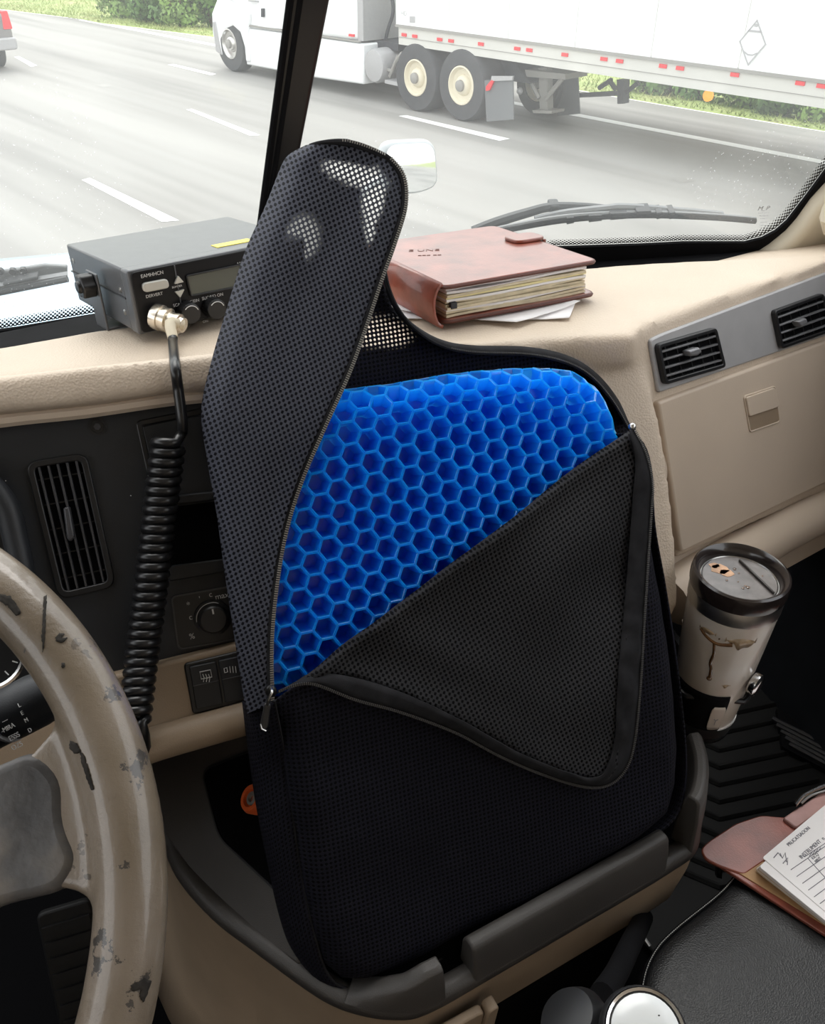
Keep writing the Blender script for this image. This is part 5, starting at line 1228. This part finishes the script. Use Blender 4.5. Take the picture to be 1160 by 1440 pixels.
# ================================================================== STEERING WHEEL
cW = V((-.3747, .2472, CAMZ-.4505)); az_, el_ = math.radians(-94.15), math.radians(49.4)
nW = V((math.cos(az_)*math.cos(el_), math.sin(az_)*math.cos(el_), math.sin(el_)))
sp = at_plane(168, 1118, cW, nW)-cW; eW = sp.normalized()
FW = Frame(cW, eW, nW.cross(eW)); RW = .225
SWH = thing('steering_wheel', cW-nW*.06, 'worn taupe leather steering wheel with a grey spoke, scuffed and cracked', 'steering wheel')
def ringpt(a, r=RW, c=0.0): return FW.pt(r*math.cos(a), r*math.sin(a), c)
b = MB(); b.tube([ringpt(2*PI*k/140) for k in range(140)], .0195, 16, closed=True)
for s_ in (0, PI):                                    # flare where the spoke meets the rim
    fl = []
    for r_, w_ in ((.165, .030), (.180, .034), (.195, .043), (.207, .058), (.222, .074)): fl.append((r_, w_))
    P = [(r_*math.cos(s_)-0, w_) for r_, w_ in fl]+[(r_*math.cos(s_), -w_) for r_, w_ in reversed(fl)]
    b.prism(FW, P, -.013, .006)
b.build('rim', 'wheel', SWH, remesh=.0026, smoothit=10, smooth=180)
for s_ in (1, -1):
    b = MB(); P = [(.10*s_, .042), (.15*s_, .034), (.186*s_, .0375), (.199*s_, .018), (.194*s_, -.006), (.199*s_, -.026), (.186*s_, -.039), (.15*s_, -.036), (.10*s_, -.046)]
    b.prism(FW, round_poly(P, .012, 4), -.016, .0078); b.build('spoke', 'spoke', SWH, bevel=.006, seg=4, smooth=60)
b = MB(); b.lathe(FW.pt(0, 0, -.03), FW.n, [(.10, 0), (.128, .012), (.132, .028), (.122, .044), (.07, .052), (.01, .054)], 40); b.build('hub_pad', 'wheel_hub', SWH, smooth=60)
b = MB(); b.lathe(FW.pt(0, 0, -.25), FW.n, [(.045, 0), (.045, .2), (.05, .22), (.01, .225)], 24); b.build('column', 'black_matte', SWH)
def rimsurf(px, py, lift=.0001):
    d = ray(px, py); tt_ = .33
    while tt_ < .62:
        p = CAM+d*tt_-cW; h = p.dot(nW); q = p-nW*h; k = math.hypot(q.length-RW, h)
        if k <= .0196+lift: return CAM+d*tt_
        tt_ += .0004
    return None
def worn(px, name, m='black_matte', res=5):
    """a worn or torn spot that lies on the leather"""
    P = [V((p.x+1.6*noise.noise(V((p.x*.35, p.y*.35, 1))), p.y+1.6*noise.noise(V((p.x*.35, p.y*.35, 7))))) for p in resample([V((x, y, 0)) for x, y in px]+[V((*px[0], 0))], step=2.5)[:-1]]; n = len(P); pts = list(P)
    x0, x1 = min(p.x for p in P), max(p.x for p in P); y0, y1 = min(p.y for p in P), max(p.y for p in P)
    y = y0
    while y < y1:
        x = x0
        while x < x1:
            if inside((x, y), P) and dist_edge((x, y), P) > res*.5: pts.append(V((x, y)))
            x += res
        y += res
    vs, es, fs, *_ = delaunay_2d_cdt(pts, [(i, (i+1) % n) for i in range(n)], [], 1, 1e-6)
    Q = [rimsurf(v.x, v.y) for v in vs]
    if any(q is None for q in Q): return
    b = MB(); b.v = [tuple(q) for q in Q]; b.f = [tuple(reversed(f)) for f in fs]; b.build(name, m, SWH, solid=.0003)
M['worn_dark'] = mat('bare_worn_core', (.030, .027, .024), .8, spec=.2, var=.4, varscale=120)
worn([(80, 856), (98, 838), (112, 848), (118, 862), (110, 868), (96, 872), (84, 888), (74, 892)], 'torn_patch', 'worn_dark')
worn([(62, 838), (66, 836), (65, 862), (63, 900), (60, 918), (58, 898), (60, 868)], 'leather_crack', 'worn_dark', 3)
worn([(78, 896), (84, 890), (92, 891), (86, 897), (96, 896), (88, 904), (79, 902)], 'scuff', 'worn_dark', 3)
worn([(112, 1056), (118, 1062), (125, 1086), (132, 1110), (128, 1112), (121, 1092), (114, 1072)], 'leather_crack', 'worn_dark', 3)
worn([(98, 1042), (108, 1046), (113, 1058), (104, 1060), (97, 1052)], 'scuff', 'worn_dark', 3)
worn([(183, 1386), (192, 1382), (204, 1376), (214, 1380), (208, 1396), (202, 1410), (196, 1402), (198, 1392), (186, 1394)], 'torn_patch', 'worn_dark', 4)
worn([(86, 932), (91, 932), (92, 938), (87, 939)], 'scuff', 'worn_dark', 3)
worn([(0, 835), (14, 838), (22, 848), (30, 862), (22, 866), (10, 852), (0, 846)], 'scuff', 'worn_dark', 4)
# stalk behind the wheel
SK = thing('multifunction_stalk', at_t(-30, 1050, .64), 'black control stalk with white markings behind the steering wheel', 'lever')
p0, p1 = at_t(95, 962, .60), at_t(-120, 1075, .64); ax = (p1-p0).normalized(); L = (p1-p0).length
b = MB(); b.lathe(p0, ax, [(.010, 0), (.0165, .006), (.0195, .03), (.0195, .052), (.0175, .056), (.0185, .060), (.0185, L)], 28); b.build('barrel', 'dark_panel', SK)
b = MB(); b.lathe(p0+ax*.0565, ax, [(.0180, 0), (.0196, .001), (.0196, .003), (.0180, .004)], 28); b.build('grip_ring', 'slat_edge_bright', SK)
b = MB(); b.lathe(p0+ax*.062, ax, [(.0189, 0), (.0189, .05), (.0180, .052)], 28); b.build('turning_grip', 'black', SK)
pm = p0+ax*.075; vn = (CAM-pm).normalized(); vn = (vn-ax*vn.dot(ax)).normalized()
FKt = Frame(pm+vn*.0193, -ax, vn.cross(-ax))
for s_, x, y, z_ in (('OZ5', 24, 1049, .0052), ('ESSS', 20, 1036, .0052), ('-MIRA', 11, 1024, .0048), ('......', 6, 1012, .004)): text(s_, FKt, x, y, .0002, z_, 'print', SK)
for s_, x, y in (('D', 42, 1027), ('M', 37, 1013), ('E', 31, 1003), ('L', 27, 992)): text(s_, FKt, x, y, .0004, .0042, 'print', SK)
# dark lower trim, pedal under the wheel
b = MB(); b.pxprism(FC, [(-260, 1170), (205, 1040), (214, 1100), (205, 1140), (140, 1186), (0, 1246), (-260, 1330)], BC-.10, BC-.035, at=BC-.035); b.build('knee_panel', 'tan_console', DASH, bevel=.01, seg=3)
PD = thing('accelerator_pedal', at_z(110, 1400, -1.23), 'black ribbed pedal low under the steering wheel', 'pedal')
FP_ = Frame(at_z(112, 1380, -1.10), eC, (fC*.5+UP*.86))
b = MB(); b.prism(FP_, round_poly([(-.035, -.11), (.035, -.11), (.032, .10), (-.032, .10)], .01), -.012, 0); b.build('pedal_plate', 'mat_rubber', PD, bevel=.003)
for k in range(9):
    b = MB(); b.box(FP_, -.028, .028, -.095+k*.021, -.085+k*.021, 0, .004); b.build('rib', 'mat_rubber', PD, smooth=0)
b = MB(); b.tube([FP_.pt(0, -.10, -.01), FP_.pt(0, -.12, -.04)], .012, 8); b.build('pedal_hinge', 'black', PD)

# ================================================================== TRAVEL MUG AND ITS HOLDER
tM = .93; top = at_t(1043, 803, tM); HM = .235
base = top-UP*HM
MUG = thing('travel_mug', base, 'coffee stained white travel mug with dark lid and black sleeve', 'mug')
def ml(prof, name, m, seg=56, par=None): 
    b = MB(); b.lathe(base, UP, prof, seg); return b.build(name, m, par or MUG, smooth=35)
ml([(.034, 0), (.0365, .002), (.0385, .020), (.0405, .046), (.0465, .140), (.0492, .188), (.0492, .197), (.045, .198)], 'body', 'mug')
ml([(.0345, -.001), (.0368, .001), (.0392, .018), (.0398, .0195), (.037, .0195)], 'base_ring', 'steel')
ml([(.0488, .194), (.0504, .196), (.0510, .214), (.0500, .216), (.046, .216)], 'steel_band', 'steel')
LID = None
LID = ml([(.046, .214), (.0514, .215), (.0524, .219), (.0526, .228), (.0515, .2345), (.0490, .236), (.0455, .234), (.0425, .228), (.0410, .222), (.001, .2215)], 'lid', 'lid')
b = MB(); b.tube([base+V((math.cos(2*PI*k/60), math.sin(2*PI*k/60), 0))*.0412+UP*.2226 for k in range(60)], .0009, 6, closed=True); b.build('lid_ring', 'steel', LID)
FL_ = Frame(base+UP*.2217, (1, 0, 0), (0, 1, 0))
M['lid_plate'] = mat('grey_lid_plate', (.16, .145, .14), .3, coat=.4, var=.3, varscale=60)
b = MB(); b.prism(FL_, [(.0395*math.cos(2*PI*k/48), .0395*math.sin(2*PI*k/48)) for k in range(48)], .0, .0018); b.build('lid_plate', 'lid_plate', LID, bevel=.0006)
sa, sb = FL_.ab(1042, 791, .003), FL_.ab(1085, 832, .003)
d = (V(sb)-V(sa)).normalized(); nrm = V((-d.y, d.x)); cm = (V(sa)+V(sb))/2
b = MB(); b.prism(FL_, [cm-d*.030-nrm*.001, cm+d*.030-nrm*.001, cm+d*.030+nrm*.001, cm-d*.030+nrm*.001], .0018, .0052); b.build('slider_ridge', 'lid', LID, bevel=.0005)
rg = random.Random(4)
for x, y, r_ in ((1012, 800, .011), (1022, 806, .008), (1004, 795, .006)):
    q = FL_.ab(x, y, .002); b = MB(); b.prism(FL_, [(q[0]+r_*(.8+.3*rg.random())*math.cos(2*PI*k/14), q[1]+r_*(.6+.3*rg.random())*math.sin(2*PI*k/14)) for k in range(14)], .0018, .0022)
    M.setdefault('latte', mat('dried_milk_coffee', (.50, .30, .18), .4, var=.3, varscale=90)); b.build('coffee_stain', 'latte', LID)
for x, y in ((1048, 824), (1052, 826), (1045, 827), (1033, 800), (1039, 806), (1072, 810), (1022, 816), (1038, 818)):
    q = FL_.px(x, y, .0022); b = MB(); b.sphere(q, rg.uniform(.0008, .0022), 8, 5, (1, 1, .35)); b.build('coffee_drop', 'coffee', LID)
dM = (CAM-base); dM.z = 0; dM.normalize(); rM = V((-dM.y, dM.x, 0))
if rM.x < 0: rM = -rM
def body_r(h):
    pr = [(.0365, .002), (.0385, .020), (.0405, .046), (.0465, .140), (.0488, .178), (.0502, .2)]
    for (r0, h0), (r1, h1) in zip(pr, pr[1:]):
        if h0 <= h <= h1: return r0+(r1-r0)*(h-h0)/(h1-h0)
    return .0488
def mp(th, h, ex=0.0):
    a = math.radians(th); return base+(dM*math.cos(a)+rM*math.sin(a))*(body_r(h)+ex)+UP*h
def mpatch(t0, t1, h0, h1, ex, name, m, corner=0.0):
    b = MB(); rows = []
    for i in range(9):
        h = h0+(h1-h0)*i/8; e_ = corner*(abs(2*i/8-1)**6); rows.append([mp(t0+e_+(t1-t0-2*e_)*k/20, h, ex) for k in range(21)])
    b.grid(rows); return b.build(name, m, MUG, solid=.0006, smooth=180)
mpatch(-110, 38, .020, .083, .0012, 'sleeve', 'black_matte', 1.5)
mpatch(14, 36, .024, .066, .0022, 'sleeve_label', 'mug', 3)
b = MB(); b.tube([mp(22, .045, .0026), mp(25, .042, .0026), mp(28, .045, .0026)], .0008, 5); b.tube([mp(25, .042, .0026), mp(25, .034, .0026)], .0006, 5); b.build('label_print', 'print_dim', MUG)
# drips of coffee running down
def drip(pts, r0, r1): 
    P = catmull([mp(a, h, .0003) for a, h in pts], 8); b = MB(); n = len(P); b.tube(P, lambda i: r0+(r1-r0)*i/n, 8); b.build('coffee_drip', 'coffee', MUG)
rg = random.Random(12)
M['faint_stain'] = mat('faint_coffee_stain', (.40, .29, .18), .3, coat=.6, var=.25, varscale=120)
def stain(a0, a1, h0, h1):
    up_, lo_ = [], []
    for k in range(19):
        f = k/18; a = a0+(a1-a0)*f; e_ = math.sin(PI*f)**.6
        up_.append(mp(a, h1-(1-e_)*(h1-h0)*.4, .00015)); lo_.append(mp(a, h1-(h1-h0)*e_*(.45+.55*abs(noise.noise(V((a*.11, h0*60, 2)))*1.6)), .00015))
    b = MB(); b.grid([up_, lo_]); b.build('coffee_stain', 'faint_stain', MUG, solid=.0002, smooth=180)
stain(4, 44, .160, .180); stain(-32, -8, .166, .181); stain(18, 30, .098, .104)
drip([(-30, .176), (-20, .170), (-6, .166), (6, .168), (14, .170)], .0016, .0024)
drip([(-8, .166), (-5, .150), (-6, .135), (-3, .125), (-2, .117), (-2, .112)], .0015, .0021)
b = MB(); b.sphere(mp(-2, .110, .0005), .0033, 10, 6, (1, 1, .8)); b.build('coffee_drop', 'coffee', MUG)
CH = thing('cup_holder', base-UP*.02, 'black cup holder bracket with chrome clip gripping the travel mug', 'holder')
b = MB(); b.tube([base+V((math.cos(2*PI*k/48), math.sin(2*PI*k/48), 0))*.0460+UP*.068 for k in range(48) if not (-20 < math.degrees(math.atan2(math.sin(2*PI*k/48), math.cos(2*PI*k/48)))+116 < 60)], .0035, 8); b.build('holder_ring', 'black', CH)
b = MB(); b.lathe(base-UP*.008, UP, [(.036, 0), (.037, .006), (.010, .0065)], 32); b.build('holder_plate', 'black', CH)
b = MB(); b.tube([base-UP*.004+fC*.02, base-UP*.004+fC*.06, base+UP*.06+fC*.058, base+UP*.07+fC*.17], .008, 8); b.build('holder_arm', 'black', CH)
b = MB(); cq = base+(dM*.35+rM*.94).normalized()*.050+UP*.098; b.lathe(cq, (rM*.9+dM*.3).normalized(), [(.012, -.004), (.0135, -.002), (.0135, .004), (.011, .006), (.004, .0065)], 24); b.build('chrome_clip', 'chrome', CH)
b = MB(); b.tube([cq, cq-UP*.014-dM*.01, base+(dM*.1+rM).normalized()*.0465+UP*.068], .005, 8); b.build('clip_arm', 'black', CH)

# ================================================================== FLOOR MAT, STEP GRILLE, SEAT, OPEN BINDER, SHIFTER
ZF = -1.232
FFl = Frame((0, 0, CAMZ+ZF), (1, 0, 0), (0, 1, 0))
MATO = thing('floor_mat', FFl.px(1060, 1060), 'black rubber floor mat with chevron ribs in the passenger footwell', 'mat')
b = MB(); b.pxprism(FFl, [(900, 900), (1130, 880), (1330, 960), (1420, 1150), (1000, 1420), (880, 1300)], 0, .006); b.build('mat_base', 'mat_rubber', MATO, bevel=.003)
k = 0
for row in range(11):
    y = 985+row*24
    for pl in ([(930, y-12), (1010, y+22), (1150, y-8)],):
        b = MB(); b.tube([FFl.px(x_, y_, .006) for x_, y_ in pl], .006, 6); b.build('rib', 'mat_rubber', MATO, smooth=0)
SG = thing('step_grille', FFl.px(1130, 1020, .02), 'dark ribbed step grille on the floor beside the passenger door', 'grille')
for i in range(5):
    b = MB(); b.tube([FFl.px(1086+i*6, 1010+i*9, .02), FFl.px(1190+i*4, 1062+i*9, .02)], .004, 6); b.build('bar', 'slat_edge', SG)
b = MB(); b.pxprism(FFl, [(1092, 996), (1200, 1050), (1215, 1110), (1100, 1050)], .006, .017, at=.017); b.build('grille_base', 'black_matte', SG)

ZS = -.900
FSe = Frame((0, 0, CAMZ+ZS), (1, 0, 0), (0, 1, 0))
SEAT = thing('passenger_seat', (.5, .3, CAMZ-1.23), 'black grained leather passenger seat with grey stitching along its edge', 'seat')
edge_px = [(896, 1460), (893, 1420), (894, 1388), (902, 1355), (918, 1326), (944, 1299), (976, 1272), (1008, 1245), (1040, 1212), (1085, 1172), (1140, 1130), (1200, 1090)]
EP = [V(FSe.ab(x, y)) for x, y in edge_px]
seat_poly = [tuple(p) for p in EP]+[(.80, .60), (.85, .10), (.62, .02), (EP[0].x+.02, EP[0].y-.12)]
cS = sum((V(p) for p in seat_poly), V((0, 0)))/len(seat_poly)
sp_ = round_poly(seat_poly, .02, 3); rows = []
for d, h in ((.02, -.13), (.004, -.11), (.0, -.05), (.001, -.025), (.006, -.008), (.014, -.001), (.03, .002), (.10, .006)):
    rows.append([FSe.pt(*(V(p)+(cS-V(p)).normalized()*d), h) for p in sp_])
b = MB(); b.grid(rows, True); n = len(sp_); b.f += [tuple(range((len(rows)-1)*n, len(rows)*n)), tuple(range(n-1, -1, -1))]
b.build('seat_cushion', 'seat', SEAT, smooth=75)
EPs = catmull([(p.x, p.y, 0) for p in EP], 8)
stp = [FSe.pt(*(V((p.x, p.y))+(cS-V((p.x, p.y))).normalized()*.0075), -.004) for p in EPs]
b = MB(); b.tube(stp, .0022, 6); b.build('seat_welt', 'black_matte', SEAT)
P = resample([p+UP*.0021 for p in stp], step=.0026); b = MB()
for i in range(0, len(P)-1): b.tube([P[i].lerp(P[i+1], .12), P[i].lerp(P[i+1], .72)], .0006, 4)
tag(b.build('stitching', 'stitch', SEAT, smooth=0), kind='stuff')
b = MB(); b.add([], []); b.box(FSe, .36, .74, .06, .42, -.31, -.12); b.build('seat_base', 'black_matte', SEAT)
BT = thing('seat_belt_buckle', FSe.px(1014, 1232, -.04), 'black seat belt strap end standing beside the passenger seat edge', 'strap')
b = MB(); b.pxprism(Frame(FSe.px(1014, 1232, -.03), eC, UP), [(1009, 1212), (1016, 1212), (1015, 1236), (1008, 1234)], -.004, .0); b.build('strap', 'black', BT)
b = MB(); b.pxprism(Frame(FSe.px(1014, 1232, -.03), eC, UP), [(1012, 1216), (1014, 1216), (1013, 1230), (1011, 1230)], .0, .001); b.build('strap_edge', 'steel', BT)
tag((lambda b: b.tube([at_z(903, 1314, -.93), at_z(914, 1330, -.935)], .0016, 6).build('metal_pin', 'steel'))(MB()), 'short shiny metal pin poking out between the console and seat', 'pin')

# open leather binder with its pad of forms
ZB = ZS+.010
FBn = Frame((0, 0, CAMZ+ZB), (1, 0, 0), (0, 1, 0))
BND = thing('leather_binder', FBn.px(1100, 1230), 'open brown leather binder with a form pad lying on the passenger seat', 'binder')
def bn(px, c0, c1, name, m, r=.004, bev=.0015, par=None):
    b = MB(); b.pxprism(FBn, px, c0, c1, at=c1, r=r); return b.build(name, m, par or BND, bevel=bev, seg=2)
bn([(985, 1194), (996, 1183), (1034, 1158), (1070, 1146), (1112, 1150), (1140, 1166), (1046, 1230), (1012, 1218), (992, 1208)], .0, .005, 'flap_cover', 'leather', .006)
bn([(1010, 1216), (1046, 1200), (1110, 1160), (1400, 1050), (1500, 1250), (1330, 1420), (1160, 1314)], -.002, .003, 'back_cover', 'leather', .004)
bn([(1030, 1222), (1062, 1204), (1170, 1275), (1168, 1306)], .003, .0045, 'lining', 'leather_tan', .002, .0005)
bn([(1101, 1150), (1160, 1110), (1260, 1050), (1290, 1080), (1170, 1130), (1120, 1164)], .004, .010, 'upper_pocket', 'leather_pink', .003) if M.setdefault('leather_pink', mat('faded_pink_leather', (.42, .24, .22), .3, coat=.5, var=.2, varscale=30)) else None
pad = [(1062, 1212), (1090, 1192), (1160, 1134), (1300, 1030), (1420, 1180), (1170, 1296)]
hp = .005
for k in range(5):
    j = 1.5*k
    bn([(x+(.9*j if i == 0 else .0), y-(.6*j)) for i, (x, y) in enumerate([(1062, 1222), (1092, 1200), (1160, 1146), (1300, 1040), (1420, 1190), (1165, 1302)])], hp, hp+.0034, 'page_bundle', 'paper_cream' if k in (0, 2) else 'paper', .003, .0004); hp += .0036
bn([(1072, 1206), (1098, 1184), (1160, 1132), (1300, 1030), (1420, 1180), (1170, 1290)], hp, hp+.0008, 'top_page', 'paper', .003, 0)
b = MB(); q_ = hp+.0012
def bl(x0, y0, x1, y1, r_=.00035): b.tube([FBn.px(x0, y0, q_), FBn.px(x1, y1, q_)], r_, 4)
for i in range(8):
    x0, y0 = 1112+i*8.2, 1223+i*9.5; bl(x0, y0, x0+70, y0-48-i)
bl(1136, 1207, 1210, 1290); bl(1131, 1205, 1190, 1166)
for i in range(4): bl(1138+i*4, 1204-i*2, 1142+i*4, 1198-i*2, .0004)
b.build('page_print', 'ink', BND, smooth=0)
for s_, x, y, z_, r_ in (('PRUCATSAOON', 1123, 1176, .0055, 35), ('INSTRUMENT  n', 1142, 1192, .0062, 35), ('KICQ', 1146, 1204, .0045, 35), ('BBUT', 1150, 1209, .004, 35)):
    text(s_, FBn, x, y, q_, z_, 'ink', BND, 'page_lettering', rot=math.radians(r_))
b = MB()
for pts in ([(1097, 1200), (1100, 1207), (1104, 1199), (1106, 1212)], [(1088, 1206), (1094, 1199), (1098, 1204)], [(1101, 1214), (1108, 1206), (1107, 1216)]): b.tube([FBn.px(x, y, q_) for x, y in pts], .0005, 4)
b.build('page_scribble', 'ink', BND, smooth=0)
PEN = thing('metal_clip', FBn.px(1140, 1118, .02), 'bent chrome metal clip on the upper edge of the open binder', 'clip')
b = MB(); b.tube(catmull([FBn.px(x, y, .016) for x, y in ((1118, 1132), (1128, 1120), (1142, 1112), (1156, 1106), (1176, 1098))], 6), .0026, 8); b.build('clip_wire', 'chrome', PEN)
b = MB(); b.tube(catmull([FBn.px(x, y, .014) for x, y in ((1126, 1130), (1140, 1119), (1160, 1112), (1180, 1106))], 6), .0016, 8); b.build('clip_tongue', 'steel', PEN)

# gear shifter
kc = at_t(906, 1453, .62); axk = ((CAM-kc).normalized()*.75+UP*.55+V((.1, 0, 0))).normalized()
SHF = thing('gear_shifter', kc-UP*.55, 'gear shifter with black knob and scuffed white cap beside the seat', 'gear lever')
b = MB(); b.lathe(kc, axk, [(.016, -.055), (.024, -.040), (.031, -.018), (.0325, -.004), (.0305, .004), (.0275, .006), (.02, .006)], 40); b.build('knob', 'wheel_hub', SHF, smooth=50)
b = MB(); b.lathe(kc, axk, [(.0285, .003), (.0292, .006), (.0282, .008), (.0262, .007), (.0255, .004)], 40); b.build('knob_ring', 'chrome', SHF)
M['cap_white'] = mat('scuffed_white_cap', (.66, .68, .68), .3, coat=.5)
b = MB(); b.lathe(kc, axk, [(.0248, .004), (.0245, .0075), (.018, .0105), (.010, .0118), (.001, .0122)], 40); b.build('knob_cap', 'cap_white', SHF, smooth=60)
FKc = Frame(kc+axk*.0118, axk.orthogonal(), axk.cross(axk.orthogonal()))
for x, y in ((926, 1428), (912, 1436), (924, 1432)):
    b = MB(); q = FKc.px(x, y, -.001); b.sphere(q, .0010, 6, 4, (1.5, 1, .5)); b.build('scuff', 'chassis', SHF)
b = MB(); b.tube([kc-axk*.05, kc-axk*.09-UP*.05, kc-UP*.30-axk*.09, kc-UP*.55-axk*.09], .012, 10); b.build('lever_shaft', 'black', SHF)
b = MB(); qh = at_t(812, 1446, .66); b.lathe(qh, (axk*.6+V((-.6, .3, .4))).normalized(), [(.020, -.03), (.027, -.012), (.028, .008), (.022, .018), (.010, .020)], 28); b.build('splitter_housing', 'black', SHF)
b = MB(); b.tube([qh+V((.0, 0, -.01)), (qh+kc)/2-UP*.01, kc-axk*.03], .014, 10); b.build('splitter_neck', 'black', SHF)
HS = thing('air_hose', at_z(880, 1330, -1.2), 'black flexible hose rising between console and seat by the shifter', 'hose')
b = MB(); b.tube(catmull([at_t(846, 1400, .74), at_t(866, 1370, .80), at_t(888, 1325, .88), at_t(905, 1290, 1.02)], 8), .011, 14); b.build('hose_sleeve', 'black_matte', HS)
